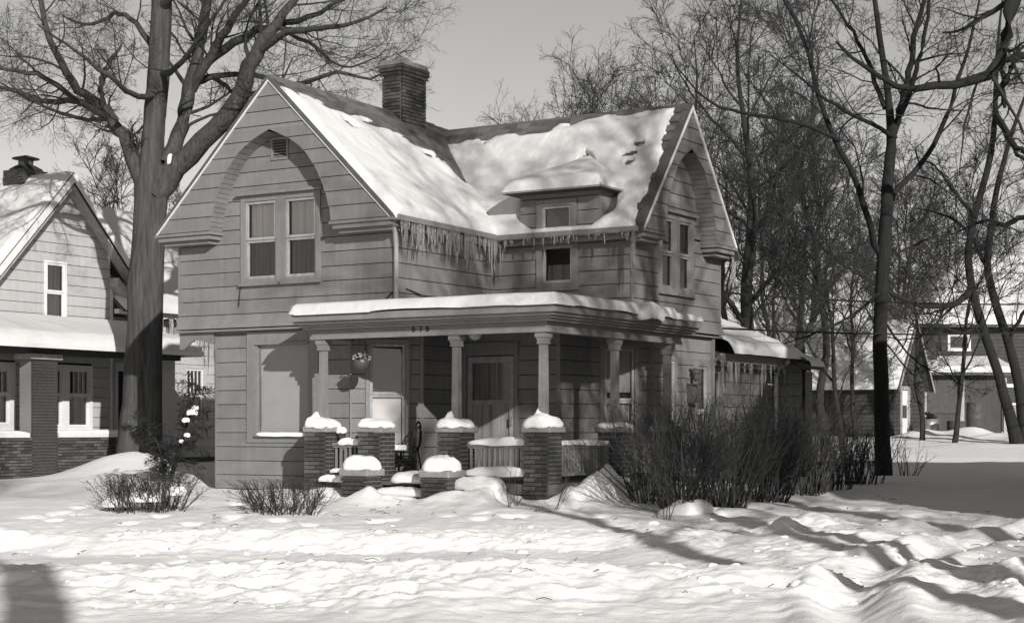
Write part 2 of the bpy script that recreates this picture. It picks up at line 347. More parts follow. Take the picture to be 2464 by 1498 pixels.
def window(fr, s0, s1, z0, z1, parent, trim='trim', sash='wtrim', cas=.09, split=.5, inside='curtain', lower='lace', sill=True, hood=False, single=False, blind=None, bars=None):
    T, S = M[trim], M[sash]; w = MB()
    w.box(s0, s0 + cas, -.14, .035, z0, z1, fr).box(s1 - cas, s1, -.14, .035, z0, z1, fr).box(s0 + cas, s1 - cas, -.14, .033, z1 - cas, z1, fr).box(s0 + cas, s1 - cas, -.14, .033, z0, z0 + cas * .8, fr)
    if sill: w.box(s0 - .02, s1 + .02, -.0, .075, z0 - .045, z0 - .002, fr)
    wo_ = w.build('window', T, parent)
    if hood: MB().box(s0 - .06, s1 + .06, 0, .10, z1 + .003, z1 + .05, fr).box(s0 - .03, s1 + .03, 0, .06, z1 + .052, z1 + .085, fr).build('hood', T, wo_)
    a0, a1, b0, b1 = s0 + cas + .004, s1 - cas - .004, z0 + cas * .8 + .004, z1 - cas - .004
    f = .045; zm = b0 + (b1 - b0) * split; sa = MB()
    for (c0, c1, dd) in ([(b0, b1, 0)] if single else [(b0, zm, -.02), (zm, b1, 0)]):
        sa.box(a0, a0 + f, -.05 + dd, .012 + dd, c0, c1, fr).box(a1 - f, a1, -.05 + dd, .012 + dd, c0, c1, fr).box(a0 + f, a1 - f, -.05 + dd, .010 + dd, c0, c0 + f, fr).box(a0 + f, a1 - f, -.05 + dd, .010 + dd, c1 - f, c1, fr)
        if bars and not (dd and not single):
            for k in range(1, bars): sa.box(a0 + f + (a1 - a0 - 2 * f) * k / bars - .008, a0 + f + (a1 - a0 - 2 * f) * k / bars + .008, -.03, .0, c0 + f, c1 - f, fr)
        MB().add([fr(a0 + f, -.028 + dd, c0 + f), fr(a1 - f, -.028 + dd, c0 + f), fr(a1 - f, -.028 + dd, c1 - f), fr(a0 + f, -.028 + dd, c1 - f)], [(0, 1, 2, 3)]).build('pane', M['glass'], wo_)
    sa.build('sash', S, wo_)
    sd = hash((round(s0, 2), round(z0, 2))) % 999
    if inside:
        wavy(fr, a0 + f + .005, a1 - f - .01, -.075, zm, b1 - f, seed=sd, n=22, amp=.016).build('curtain', M[inside], wo_, True)
    if lower: wavy(fr, a0 + f + .01, a1 - f - .01, -.09, b0 + f, zm, seed=sd + 1, n=22, amp=.014).build('curtain', M[lower], wo_, True)
    if blind: MB().box(a0 + f, a1 - f, -.064, -.060, b1 - blind * (b1 - b0), b1, fr).build('blind', M['shade'], wo_)
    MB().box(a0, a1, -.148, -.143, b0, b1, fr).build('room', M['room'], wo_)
    return wo_
BRICKME = {}
def brick_mesh(l, h, d):
    k = (round(l, 3), round(h, 3), round(d, 3))
    if k not in BRICKME: BRICKME[k] = MB().box(0, l, -d, 0, 0, h).mesh('brick', bevel=.0025)
    return BRICKME[k]
def bricks_on(fr, s0, s1, z0, z1, parent, m, single=True, course=.0677, bl=.203, mort=.011, seed=0, proud=.0, rz=0, skip=None, limit=None):
    """running-bond bricks on a face; single=True makes every brick an object"""
    rs = random.Random(seed); mb = MB(); n = 0; i = 0; z = z0
    while z + course - mort <= z1 + .001:
        s = s0 - (bl + mort) / 2 * (i % 2)
        while s < s1 - .01:
            a, b = max(s, s0), min(s + bl, s1)
            if b - a > .03 and not (skip and skip((a + b) / 2, z)):
                pr = proud + rs.uniform(-.001, .002)
                if single and (limit is None or n < limit):
                    o = link('brick', brick_mesh(b - a, course - mort, .05), m, parent, fr(a, pr, z), rz); n += 1
                else: mb.box(a, b, -.05 + pr, pr, z, z + course - mort, fr)
            s += bl + mort
        z += course; i += 1
    if mb.v: tag(mb.build('brickwork', m, parent), kind='stuff')
    return n
def snow_sheet(name, org, ex, ey, n3, nx_, ny_, thick, m, parent=None, skirt=.02):
    """snow lying on a plane: org + a*ex + b*ey, thickness thick(a,b) along n3; bare where thickness <= 0"""
    a = np.linspace(0, 1, nx_); b = np.linspace(0, 1, ny_); A, B = np.meshgrid(a, b)
    T = thick(A, B); P = np.array(org) + A[..., None] * np.array(ex) + B[..., None] * np.array(ey) + (np.maximum(T, -.03))[..., None] * np.array(n3)
    ix = np.arange(nx_ * ny_).reshape(ny_, nx_); Q = np.stack([ix[:-1, :-1], ix[:-1, 1:], ix[1:, 1:], ix[1:, :-1]], -1).reshape(-1, 4)
    keep = (T.ravel()[Q] > -.004).any(1); Q = Q[keep]
    used, inv = np.unique(Q, return_inverse=True)
    return link(name, np_mesh(name, P.reshape(-1, 3)[used], inv.reshape(-1, 4), True), m, parent)
def mound(name, hx, hy, h, m, seed=0, pw=4., over=.015, spike=None, flat=.55, drop=.035, n=30, tilt=0.):
    """a cushion of snow with a rounded rim; origin at the middle of its foot"""
    vs = []; prof = [(0, 1), (.25, .985), (.45, .95), (.62, .88), (.76, .76), (.87, .58), (.95, .34), (1., .1), (1.0, -.12), (.93, -.2)]
    for (r, z) in prof[1:]:
        for k in range(n):
            t = 2 * math.pi * k / n; c, s = math.cos(t), math.sin(t)
            q = (abs(c) ** pw + abs(s) ** pw) ** (-1 / pw)
            x = r * q * c * (hx + over); y = r * q * s * (hy + over)
            e = 1 + .10 * float(fbm(x * 5 + seed * 7, y * 5, seed, 3)); zz = h * z * e * (1 + tilt * x / hx) if z > 0 else z * drop * 5 * (.6 + .8 * float(vnoise(t * 2.2 + seed, 0, seed)))
            if z > 0: zz += h * .24 * float(fbm(x * 7 + seed, y * 7, seed + 3, 4))
            if spike and z > 0: zz += spike[2] * math.exp(-((x - spike[0] * hx) ** 2 + (y - spike[1] * hy) ** 2) / (.05 ** 2))
            vs.append((x * (1 + .10 * float(fbm(t * 2.5, z * 2, seed + 9, 3))), y, zz))
    vs.append((0, 0, h * (1.03) + (spike[2] * math.exp(-((spike[0] * hx) ** 2 + (spike[1] * hy) ** 2) / .0025) if spike else 0))); top = len(vs) - 1
    R_ = len(prof) - 1
    fs = [(i * n + k, (i + 1) * n + k, (i + 1) * n + (k + 1) % n, i * n + (k + 1) % n) for i in range(R_ - 1) for k in range(n)]
    fs += [(top, k, (k + 1) % n) for k in range(n)]
    return MB().add(vs, fs).build(name, m, None, True)
def put(o, u, v, z, rz=-ANG):
    x, y = w2(u, v); o.location = (x, y, z); o.rotation_euler = (0, 0, rz); return o

# ================================================================== THE HOUSE
house = empty('gabled_house', (C0[0], C0[1], 0), -ANG)
tag(house, 'two-storey grey shingle-sided house with pointed-arch gables and a wrap-around brick-pier porch', 'house')
GC = -2.43                                            # centre line of the front gable
KF = 2.55 / 2.61                                      # front roof pitch
def sagz(v): return -.016 * v
def zf(u, v): return 7.80 + sagz(v) - KF * abs(u - GC)          # front wing roof surface
VM = 4.80; KM = 1.2245
def zm_(v): return 7.58 - KM * abs(v - VM)                       # main wing roof surface
ARCH = np.array([(5.10, 1.37), (5.4, 1.32), (5.64, 1.25), (5.88, 1.15), (6.06, 1.06), (6.2, .97), (6.38, .83), (6.5, .71), (6.6, .57), (6.7, .40), (6.79, .20), (6.87, .012)])
def arch_w(z, sc=1., dz=0.): return float(np.interp(z - dz, ARCH[:, 0], ARCH[:, 1])) * sc if z - dz < 6.87 else 0.
flare2 = lambda z: .10 * max(0, (3.98 - z) / .5) ** 1.6

def gable_front(fr, gc, half, zb, za, ztop, k, arch_sc, arch_dz, parent, over):
    """overhanging gable face with a pointed-arch opening: boards, reveal, cornice returns, rake trim. fr(s,d,z) with d=0 the wall, d=over the face"""
    f2 = lambda s, d, z: fr(s, d + over, z)
    gab = MB()
    # backing of the face (two halves round the arch)
    zs = list(np.linspace(zb, ztop - .1, 16)); zs = sorted(zs + [6.865 + arch_dz])
    for sg in (-1, 1):
        for a, b in zip(zs[:-1], zs[1:]):
            oa, ob = (ztop - a) / k - .10, (ztop - b) / k - .10
            ia, ib = arch_w(a, arch_sc, arch_dz) + .012, arch_w(b, arch_sc, arch_dz) + .012
            if oa > ia and ob > ib:
                P = [fr(gc + sg * s, d, z) for d in (over - .05, over - .022) for (s, z) in ((ia, a), (oa, a), (ob, b), (ib, b))]
                gab.add(P, [(0, 1, 2, 3), (4, 7, 6, 5), (0, 4, 5, 1), (1, 5, 6, 2), (2, 6, 7, 3), (3, 7, 4, 0)])
    g = gab.build('gable', M['backing'], parent)
    rake = lambda z: (ztop - z) / k - .075
    siding(f2, lambda z: gc - rake(z), lambda z: gc - arch_w(z, arch_sc, arch_dz), zb, 6.87 + arch_dz, g, M['siding'], slices=6)
    siding(f2, lambda z: gc + arch_w(z, arch_sc, arch_dz), lambda z: gc + rake(z), zb, 6.87 + arch_dz, g, M['siding'], slices=6)
    n0 = math.floor((6.87 + arch_dz - zb) / .25) + 1
    siding(f2, lambda z: gc - rake(z), lambda z: gc + rake(z), 6.872 + arch_dz, ztop - .13, g, M['siding'], slices=1, phase=(6.872 + arch_dz - zb) - .25 * (n0 - 1))
    # reveal boards round the arch
    z = zb
    while z < 6.80 + arch_dz:
        z2 = min(z + .083, 6.86 + arch_dz)
        for sg in (-1, 1):
            w0, w1 = arch_w(z, arch_sc, arch_dz), arch_w(z2, arch_sc, arch_dz); P = []
            for d in (.0, over - .004):
                P += [fr(gc + sg * (w0 - .007), d, z + .006), fr(gc + sg * (w0 + .02), d, z + .006), fr(gc + sg * (w1 + .02), d, z2), fr(gc + sg * w1, d, z2)]
            MB().add(P, [(0, 1, 2, 3), (4, 7, 6, 5), (0, 4, 5, 1), (1, 5, 6, 2), (2, 6, 7, 3), (3, 7, 4, 0)]).build('reveal_board', M['siding'], g)
        z = z2
    # cornice returns, stepped, both sides
    for sg in (-1, 1):
        c = MB(); e0, e1 = arch_w(zb, arch_sc, arch_dz), half
        for (x0, x1, d1, z0, z1) in ((e0 - .03, e1 + .02, over + .03, zb - .05, zb - .002), (e0 + .02, e1 - .04, over - .01, zb - .13, zb - .052), (e0 + .10, e1 - .10, over - .09, zb - .20, zb - .132)):
            s0, s1 = sorted((gc + sg * x0, gc + sg * x1)); c.box(s0, s1, -.02, d1, z0, z1, fr)
        c.build('cornice_return', M['siding'], g)
    # rake trim
    for sg in (-1, 1):
        P = []
        for d in (over + .004, over + .03):
            P += [fr(gc, d, ztop - .10), fr(gc, d, ztop - .012), fr(gc + sg * (half + .0), d, ztop - .012 - k * half), fr(gc + sg * (half + .0), d, ztop - .10 - k * half)]
        MB().add(P, [(0, 1, 2, 3), (4, 7, 6, 5), (0, 4, 5, 1), (1, 5, 6, 2), (2, 6, 7, 3), (3, 7, 4, 0)]).build('rake_trim', M['white'], g)
    return g
def roof_slab(pts, parent, name='roof', t=.07):
    """four corners of the upper surface, slab of thickness t below"""
    return MB().prism(pts, (0, 0, -t)).build(name, M['deckroof'], parent)

# ---- roofs
rf = [roof_slab([(GC, -.38, zf(GC, -.38)), (.19, -.38, zf(.19, -.38)), (.19, 6.9, zf(.19, 6.9)), (GC, 6.9, zf(GC, 6.9))], house),
      roof_slab([(GC, -.38, zf(GC, -.38)), (GC, 6.9, zf(GC, 6.9)), (-5.06, 6.9, zf(-5.06, 6.9)), (-5.06, -.38, zf(-5.06, -.38))], house),
      roof_slab([(-2.4, VM, zm_(VM)), (-2.4, 2.82, zm_(2.82)), (3.21, 2.82, zm_(2.82)), (3.21, VM, zm_(VM))], house),
      roof_slab([(-2.4, VM, zm_(VM)), (3.21, VM, zm_(VM)), (3.21, 6.92, zm_(6.92)), (-2.4, 6.92, zm_(6.92))], house)]

# ---- second storey walls (boards at d=0)
F_front, L_front = frame((-4.8, 0), (0, 0))
cs = 4.8 + GC                                        # gable centre along the front wall
w_front = wall_core(F_front, .0, 4.8, 3.5, 5.2, house)
wall_core(F_front, cs - 1.45, cs + 1.45, 5.202, 6.2, house); 
fw_open = [(cs - .90, cs + .88, 4.255, 5.845), (cs - .22, cs + .17, 6.39, 6.78)]
siding(F_front, 0, 4.8, 3.47, 5.22, w_front, M['siding'], opens=fw_open, flare=flare2, slices=3)
siding(F_front, lambda z: cs - min(1.5, (7.6 - z) / KF), lambda z: cs + min(1.5, (7.6 - z) / KF), 5.22, 6.9, w_front, M['siding'], opens=fw_open)
F_gab = lambda s, d, z: (s, -d, z)
gable_front(F_gab, GC, 2.62, 5.19, 5.19, 7.80, KF, 1., 0., house, .34)
window(F_front, cs - .90, cs + .0, 4.255, 5.80, house, inside='curtain', lower='lace', cas=.10, split=.5)
window(F_front, cs + .003, cs + .88, 4.255, 5.80, house, inside='curtain', lower='lace', cas=.10, split=.5)
MB().box(cs - .98, cs + .96, 0, .11, 5.803, 5.84, F_front).box(cs - .95, cs + .93, 0, .07, 5.842, 5.875, F_front).build('window_hood', M['trim'], house)
ve = MB().box(cs - .22, cs - .18, -.1, .03, 6.39, 6.78, F_front).box(cs + .13, cs + .17, -.1, .03, 6.39, 6.78, F_front).box(cs - .18, cs + .13, -.1, .03, 6.39, 6.43, F_front).box(cs - .18, cs + .13, -.1, .03, 6.74, 6.78, F_front).build('vent', M['trim'], house)
for k in range(6):
    z = 6.445 + k * .05
    MB().add([F_front(cs - .18, .015, z), F_front(cs + .13, .015, z), F_front(cs + .13, -.06, z + .045), F_front(cs - .18, -.06, z + .045), F_front(cs - .18, .015, z + .01), F_front(cs + .13, .015, z + .01), F_front(cs + .13, -.06, z + .055), F_front(cs - .18, -.06, z + .055)],
             [(0, 1, 2, 3), (4, 7, 6, 5), (0, 4, 5, 1), (1, 5, 6, 2), (2, 6, 7, 3), (3, 7, 4, 0)]).build('louvre', M['trim'], ve)
F_side, L_side = frame((0, 0), (0, 3.1))
w_side = wall_core(F_side, 0, 3.1, 3.5, 5.15, house)
siding(F_side, 0.0, 3.1, 3.47, 5.12, w_side, M['siding'], flare=flare2, slices=3)
F_in, L_in = frame((0, 3.1), (2.85, 3.1))
w_in = wall_core(F_in, 0, 2.85, 3.5, 5.15, house)
siding(F_in, 0, 2.85, 3.47, 5.12, w_in, M['siding'], opens=[(.93, 1.79, 4.2, 5.3)], flare=flare2, slices=3)
window(F_in, .93, 1.79, 4.20, 5.08, house, inside=None, lower='lace', single=True, cas=.12)
F_right, L_right = frame((2.85, 3.1), (2.85, 6.75))
w_r = wall_core(F_right, 0, 3.65, 3.5, 5.15, house); wall_core(F_right, .55, 2.85, 5.152, 6.1, house)
ro = [(1.02, 2.45, 4.16, 5.62)]
siding(F_right, 0, 3.65, 3.47, 5.2, w_r, M['siding'], opens=ro, flare=flare2, slices=3)
rc = VM - 3.1
siding(F_right, lambda z: rc - min(1.2, (7.4 - z) / KM), lambda z: rc + min(1.2, (7.4 - z) / KM), 5.22, 6.75, w_r, M['siding'], opens=ro)
window(F_right, 1.02, 1.735, 4.16, 5.60, house, sash='trim', inside='lace', lower='lace', cas=.10, hood=False)
window(F_right, 1.738, 2.45, 4.16, 5.60, house, sash='trim', inside='lace', lower='lace', cas=.10)
MB().box(.94, 2.53, 0, .11, 5.603, 5.64, F_right).box(.97, 2.5, 0, .07, 5.642, 5.675, F_right).build('window_hood', M['trim'], house)
F_rg = lambda s, d, z: (2.85 + d, s, z)
gable_front(F_rg, VM, 1.95, 5.14, 5.14, 7.58, KM, .80, -.10, house, .34)
for (a, b) in (((-4.8, 6.75), (-4.8, 0)), ((2.85, 6.75), (-4.8, 6.75))):
    fr_, L_ = frame(a, b); wc = wall_core(fr_, 0, L_, 3.5, 5.1, house); siding(fr_, 0, L_, 3.47, 5.1, wc, M['siding'], flare=flare2, expo=.25)
    MB().box(0 if a[0] > 0 else .0, L_ if a[0] > 0 else L_ - .95, -.23, -.15, .45, 3.45, lambda s, d, z, f=fr_: f(s, d - .06, z)).build('wall', M['siding'], house)
# corner boards of the upper storey
for (x, y) in ((0, 0), (2.85, 3.1), (-4.8, 0), (2.85, 6.75)):
    MB().box(x - .02, x + .02, y - .02, y + .02, 3.56, 5.1).build('corner_bead', M['siding'], house)
# soffit under the overhang of the upper storey
MB().box(-4.86, .06, -.08, 6.8, 3.425, 3.464).box(.062, 2.9, 3.03, 6.8, 3.425, 3.464).build('soffit', M['siding'], house)

# ---- first storey (cut-away bays)
def wall1(a, b, parent=house, opens=(), z0=.62, z1=3.42, expo=.25, m='siding', core=True):
    fr_, L_ = frame(a, b)
    wc = wall_core(fr_, 0, L_, z0, z1, parent)
    siding(fr_, .0, L_, z0, z1, wc, M[m], opens=opens, expo=expo)
    MB().box(.0, L_, -.24, -.012, .1, z0 - .006, fr_).build('foundation', M['found'], parent)
    MB().box(-.028, .0, -.05, .022, z0, z1, fr_).build('corner_board', M['siding'], parent)
    return fr_, L_
fA, LA = wall1((-3.96, .06), (-.95, .06), opens=[(.72, 2.32, 1.45, 3.40)])
pw = MB().box(.72, .96, -.14, .035, 1.45, 3.40, fA).box(2.10, 2.32, -.14, .035, 1.45, 3.40, fA).box(.962, 2.098, -.14, .034, 3.16, 3.40, fA).box(.962, 2.098, -.14, .034, 1.45, 1.60, fA).box(.95, 2.15, .0, .10, 1.555, 1.60, fA).box(.94, 2.12, .036, .07, 3.17, 3.2, fA).build('window', M['trim'], house)
MB().box(.962, 2.098, -.05, -.046, 1.60, 3.16, fA).build('blind', M['shade'], pw)
MB().tube([fA(.99, -.02, 3.1), fA(.99, -.02, 1.75), fA(1.0, -.02, 1.66), fA(1.01, -.02, 1.75), fA(1.0, -.02, 2.6)], .008, 5).build('blind_cord', M['wood'], pw)
fB, LB = wall1((-.95, .06), (-.06, .92), opens=[(.24, 1.00, 1.28, 3.22)])
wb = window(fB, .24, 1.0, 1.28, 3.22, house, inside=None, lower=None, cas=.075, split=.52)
MB().box(.37, .87, -.085, -.081, 1.4, 2.22, fB).build('blind', M['pblind'], wb)  # blind in lower sash only; upper left dark for porch shade and insect screen
fC, LC = wall1((-.06, .92), (-.06, 2.05))
fD, LD = wall1((-.06, 2.05), (2.0, 2.05), opens=[(.10, 1.24, .62, 3.2)])
fE, LE = wall1((2.0, 2.05), (2.0, 3.16))
fF, LF = wall1((1.96, 3.16), (2.79, 4.0), opens=[(.20, .92, 1.2, 3.2)])
window(fF, .2, .92, 1.2, 3.2, house, inside=None, lower='lace', cas=.08, blind=.42, split=.5)
fG, LG = wall1((2.79, 4.0), (2.79, 6.6), opens=[(.45, .95, .9, 3.0), (1.72, 2.35, 1.1, 2.95)])
window(fG, .45, .95, .9, 3.0, house, inside='lace', lower='lace', cas=.06)
window(fG, 1.72, 2.35, 1.1, 2.95, house, inside='curtain', lower='curtain', cas=.08)
fH, LH = wall1((-4.74, .92), (-3.96, .06), opens=[(.3, .9, 1.55, 3.15)])
window(fH, .3, .9, 1.55, 3.15, house, inside='lace', lower='lace', cas=.08)
# brackets under the overhanging corner
for (a, b) in (((-4.80, .02), (-3.98, .02)),):
    fr_, L_ = frame(a, b); n = 14; P = []; zt = 3.42
    for i in range(n + 1):
        s = L_ * i / n; t = i / n
        zb_ = 3.20 - .10 * math.cos(min(1, t / .45) * math.pi * .9) * (1 if t < .5 else 1) + (.0 if t < .45 else -.05 * (t - .45) / .55) if t < .45 else 3.295 - .10 * ((t - .45) / .55) ** 1.5
        if t < .08: zb_ = 3.13
        P.append((s, zb_))
    br = MB()
    for (s0, za), (s1, zb_) in zip(P[:-1], P[1:]):
        Q = [fr_(s, d, z) for d in (-.02, .02) for (s, z) in ((s0, za), (s1, zb_), (s1, zt), (s0, zt))]
        br.add(Q, [(0, 1, 2, 3), (4, 7, 6, 5), (0, 4, 5, 1), (2, 6, 7, 3)])
    br.build('bracket', M['siding'], house)
# service cable stapled across the wall
MB().tube([F_side(.3, .02, 4.05), F_side(.9, .05, 3.94), F_side(1.6, .05, 3.97), F_side(2.6, .05, 3.9), F_in(.2, .05, 3.86), F_in(.9, .05, 3.87), F_in(1.9, .05, 3.83), F_in(2.75, .05, 3.85), F_right(.1, .05, 3.86), F_right(1.2, .06, 3.82), F_right(1.5, .08, 3.72), F_right(1.75, .1, 3.56)], .012, 5).build('cable', M['wire'], house)
MB().tube([F_front(4.6, .03, 3.83), F_front(4.76, .03, 3.96), F_side(.05, .04, 3.98)], .012, 5).build('cable', M['wire'], house)
MB().tube([F_front(1.45, .02, 4.2), F_front(1.45, .06, 3.86)], .01, 5).build('cable', M['wire'], house)

# ---- eaves: cornice, gutters, icicles
def gutter(fr_, s0, s1, z, dz, d0, parent=house):
    """stepped cornice board and gutter; z at s0, dz the drop over its length"""
    g = MB()
    def q(da, db, za, zb_):
        P = [fr_(s, d, zz + (dz if s == s1 else 0)) for s in (s0, s1) for (d, zz) in ((da, za), (db, za), (db, zb_), (da, zb_))]
        g.add(P, [(0, 1, 2, 3), (4, 7, 6, 5), (0, 4, 5, 1), (1, 5, 6, 2), (2, 6, 7, 3), (3, 7, 4, 0)])
    q(0, d0, z - .12, z - .05); q(0, d0 - .06, z - .20, z - .122); q(d0 + .002, d0 + .09, z - .10, z - .01)
    return g.build('gutter', M['trim'], parent)
g1 = gutter(F_side, -.27, 2.75, 5.245, -.045, .19); g2 = gutter(F_in, .1, 3.12, 5.185, .0, .26)
ICEM = []
for k in range(6):
    rs = random.Random(k); n = 6; P = []; Rr = []
    for i in range(n):
        t = i / (n - 1); P.append((.012 * math.sin(t * 5 + k) * t, .012 * math.cos(t * 4 + k) * t, -t)); Rr.append((.018 * (1 - t) ** .8 + .003) * (1 + .25 * math.sin(t * 9 + k)))
    ICEM.append(MB().tube(P, Rr, 6).mesh('icicle', True))
def icicles(fr_, s0, s1, n, d, zf_, lmin, lmax, parent, seed, pw=1.6, clump=3.):
    rs = random.Random(seed)
    for i in range(n):
        s = rs.uniform(s0, s1); L_ = lmin + (lmax - lmin) * rs.random() ** pw * (.35 + .65 * float(vnoise(s * clump, seed, 3)) * 1.5)
        o = link('icicle', ICEM[rs.randrange(6)], M['ice'], parent, fr_(s, d + rs.uniform(-.03, .04), zf_(s) + .01), rs.uniform(0, 6)); k = .6 + .8 * L_ / lmax; o.scale = (k, k, L_)
icicles(F_side, -.2, 2.9, 120, .24, lambda s: 5.13 - .015 * s, .10, .62, g1, 5, 1.3)
icicles(F_side, 2.55, 2.95, 14, .27, lambda s: 5.08, .3, 1.05, g1, 6, 1.)
icicles(F_in, .2, 3.1, 60, .33, lambda s: 5.085, .06, .42, g2, 7, 1.8)
icicles(F_in, 2.98, 3.15, 5, .34, lambda s: 5.07, .4, 1.1, g2, 8, .8)
icicles(F_right, 3.7, 3.85, 5, .25, lambda s: 5.0, .3, .95, house, 9, .8)
# downpipe on the front corner
MB().tube([(.10, -.22, 5.1), (.08, -.10, 4.95), (.065, -.05, 4.7), (.065, -.05, 3.75)], .04, 8).build('downpipe', M['wtrim'], house)

# ---- wall dormer
F_d = lambda s, d, z: (s, 2.86 - d, z)
dw = MB().box(.74, 2.32, -.8, -.16, 5.0, 5.88, F_d).build('dormer_wall', M['backing'], house)
siding(F_d, .74, 2.32, 5.10, 5.87, dw, M['siding'], opens=[(1.06, 1.90, 5.1, 5.76)], phase=.08)
window(F_d, 1.07, 1.89, 5.08, 5.75, house, inside=None, lower=None, single=True, blind=1., cas=.11, sill=False)
for x in (.72, 2.322): MB().box(x, x + .02, -1.0, .0, 5.1, 5.86, F_d).build('dormer_cheek', M['siding'], house)
A_ = (1.55, 3.90, 6.52); E = [(.56, 2.52, 5.92), (2.54, 2.52, 5.92), (2.54, 3.46, 5.92), (.56, 3.46, 5.92)]
MB().add(E + [A_] + [(x, y, z - .06) for (x, y, z) in E], [(0, 1, 4), (1, 2, 4), (2, 3, 4), (3, 0, 4), (0, 5, 6, 1), (1, 6, 7, 2), (3, 8, 5, 0), (5, 8, 7, 6)]).build('dormer_roof', M['deckroof'], house)
MB().box(.54, 2.56, 2.495, 2.517, 5.865, 5.925).box(2.543, 2.565, 2.52, 3.45, 5.865, 5.925).build('dormer_fascia', M['wtrim'], house)

# ---- chimney
ch = MB().box(GC - .197, GC + .197, 3.323, 4.097, 6.9, 8.62).build('chimney', M['mortar'], house)
fr1, _ = frame((GC - .2, 3.32), (GC + .2, 3.32)); fr2, _ = frame((GC + .2, 3.32), (GC + .2, 4.10))
nbr = bricks_on(fr1, 0, .4, 7.32, 8.44, ch, M['chbrick'], seed=1, proud=.004) + bricks_on(fr2, 0, .78, 6.96, 8.44, ch, M['chbrick'], seed=2, proud=.004, rz=math.pi / 2)
for (p, q, w_) in (((GC - .2, 4.10), (GC - .2, 3.32), .78), ((GC + .2, 4.10), (GC - .2, 4.10), .4)):
    f_, _ = frame(p, q); bricks_on(f_, 0, w_, 7.3, 8.44, ch, M['chbrick'], single=False, seed=3)
for i, (e, z0) in enumerate(((.03, 8.45), (.055, 8.518), (.055, 8.586))):
    a, b = frame((GC - .2 - e, 3.32 - e), (GC + .2 + e, 3.32 - e)); bricks_on(a, 0, b, z0, z0 + .067, ch, M['chbrick'], seed=10 + i)
    a, b = frame((GC + .2 + e, 3.32 - e), (GC + .2 + e, 4.10 + e)); bricks_on(a, 0, b, z0, z0 + .067, ch, M['chbrick'], seed=20 + i, rz=math.pi / 2)
    MB().box(GC - .196 - e, GC + .196 + e, 3.324 - e, 4.096 + e, z0, z0 + .063).build('corbel', M['mortar'], ch)
MB().taper(GC - .27, GC + .27, 3.25, 4.17, 8.655, 8.75, .9).build('chimney_cap', M['concrete'], ch)

# ---- porch
DZ = .85
po = MB()
po.box(-1.15, 3.52, -.90, 2.04, DZ - .06, DZ).box(2.02, 3.52, 2.042, 4.35, DZ - .06, DZ)
porch = po.build('porch_deck', M['wood'], house)
MB().box(-1.1, .35, -.86, -.82, .30, DZ - .065).box(1.55, 3.47, -.86, -.82, .30, DZ - .065).box(3.43, 3.47, -.81, 4.3, .30, DZ - .065).build('porch_skirt', M['found'], house)
for b_ in ((-1.15, .40, -.935, -.902), (1.5, 3.55, -.935, -.902), (3.522, 3.555, -.90, 4.35)): MB().box(*b_, DZ - .16, DZ - .005).build('deck_edge', M['wood'], house)
# ceiling, beams, stepped cornice, roof
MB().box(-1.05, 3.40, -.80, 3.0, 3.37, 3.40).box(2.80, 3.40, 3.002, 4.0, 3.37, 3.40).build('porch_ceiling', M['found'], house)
MB().box(-1.10, 3.43, -.83, -.61, 3.18, 3.368).box(3.20, 3.43, -.608, 3.85, 3.18, 3.368).box(-1.10, -.88, -.608, .04, 3.18, 3.368).build('porch_beam', M['siding'], house)
MB().box(-1.12, 3.45, -.85, -.832, 3.17, 3.23).box(3.432, 3.452, -.83, 3.85, 3.17, 3.23).build('beam_moulding', M['trim'], house)
co = MB()
for (o, z0, z1) in ((.18, 3.335, 3.372), (.24, 3.374, 3.41), (.30, 3.412, 3.455), (.36, 3.457, 3.53)):
    co.box(-1.05 - o * .8, 3.38 + o, -.78 - o, -.6, z0, z1).box(3.1, 3.38 + o, -.598, 4.05, z0, z1).box(-1.05 - o * .8, -.8, -.598, .02, z0, z1)
co.build('porch_cornice', M['siding'], house)
MB().box(-1.3, 3.72, -1.12, 3.05, 3.532, 3.57).box(2.86, 3.72, 3.052, 4.08, 3.532, 3.57).build('porch_roof', M['siding'], house)
# house number on the beam: 616
def seg7(pts, fr_, w_=.012, d=.012):
    m = MB(); m.tube([fr_(x, d, y) for x, y in pts], w_, 5); return m
fN, _ = frame((-1.12, -.832), (3.45, -.832))
for k, dg in enumerate('616'):
    ox = 2.06 + k * .135; oz = 3.245
    if dg == '1': pts = [(ox + .03, oz), (ox + .03, oz + .095), (ox + .012, oz + .08)]
    else: pts = [(ox + .045, oz + .09), (ox + .025, oz + .095), (ox + .006, oz + .06), (ox + .003, oz + .03), (ox + .015, oz + .003), (ox + .04, oz + .003), (ox + .052, oz + .025), (ox + .04, oz + .05), (ox + .015, oz + .05), (ox + .005, oz + .035)]
    seg7(pts, fN, .0085, .006).build('house_number', M['numer'], house)
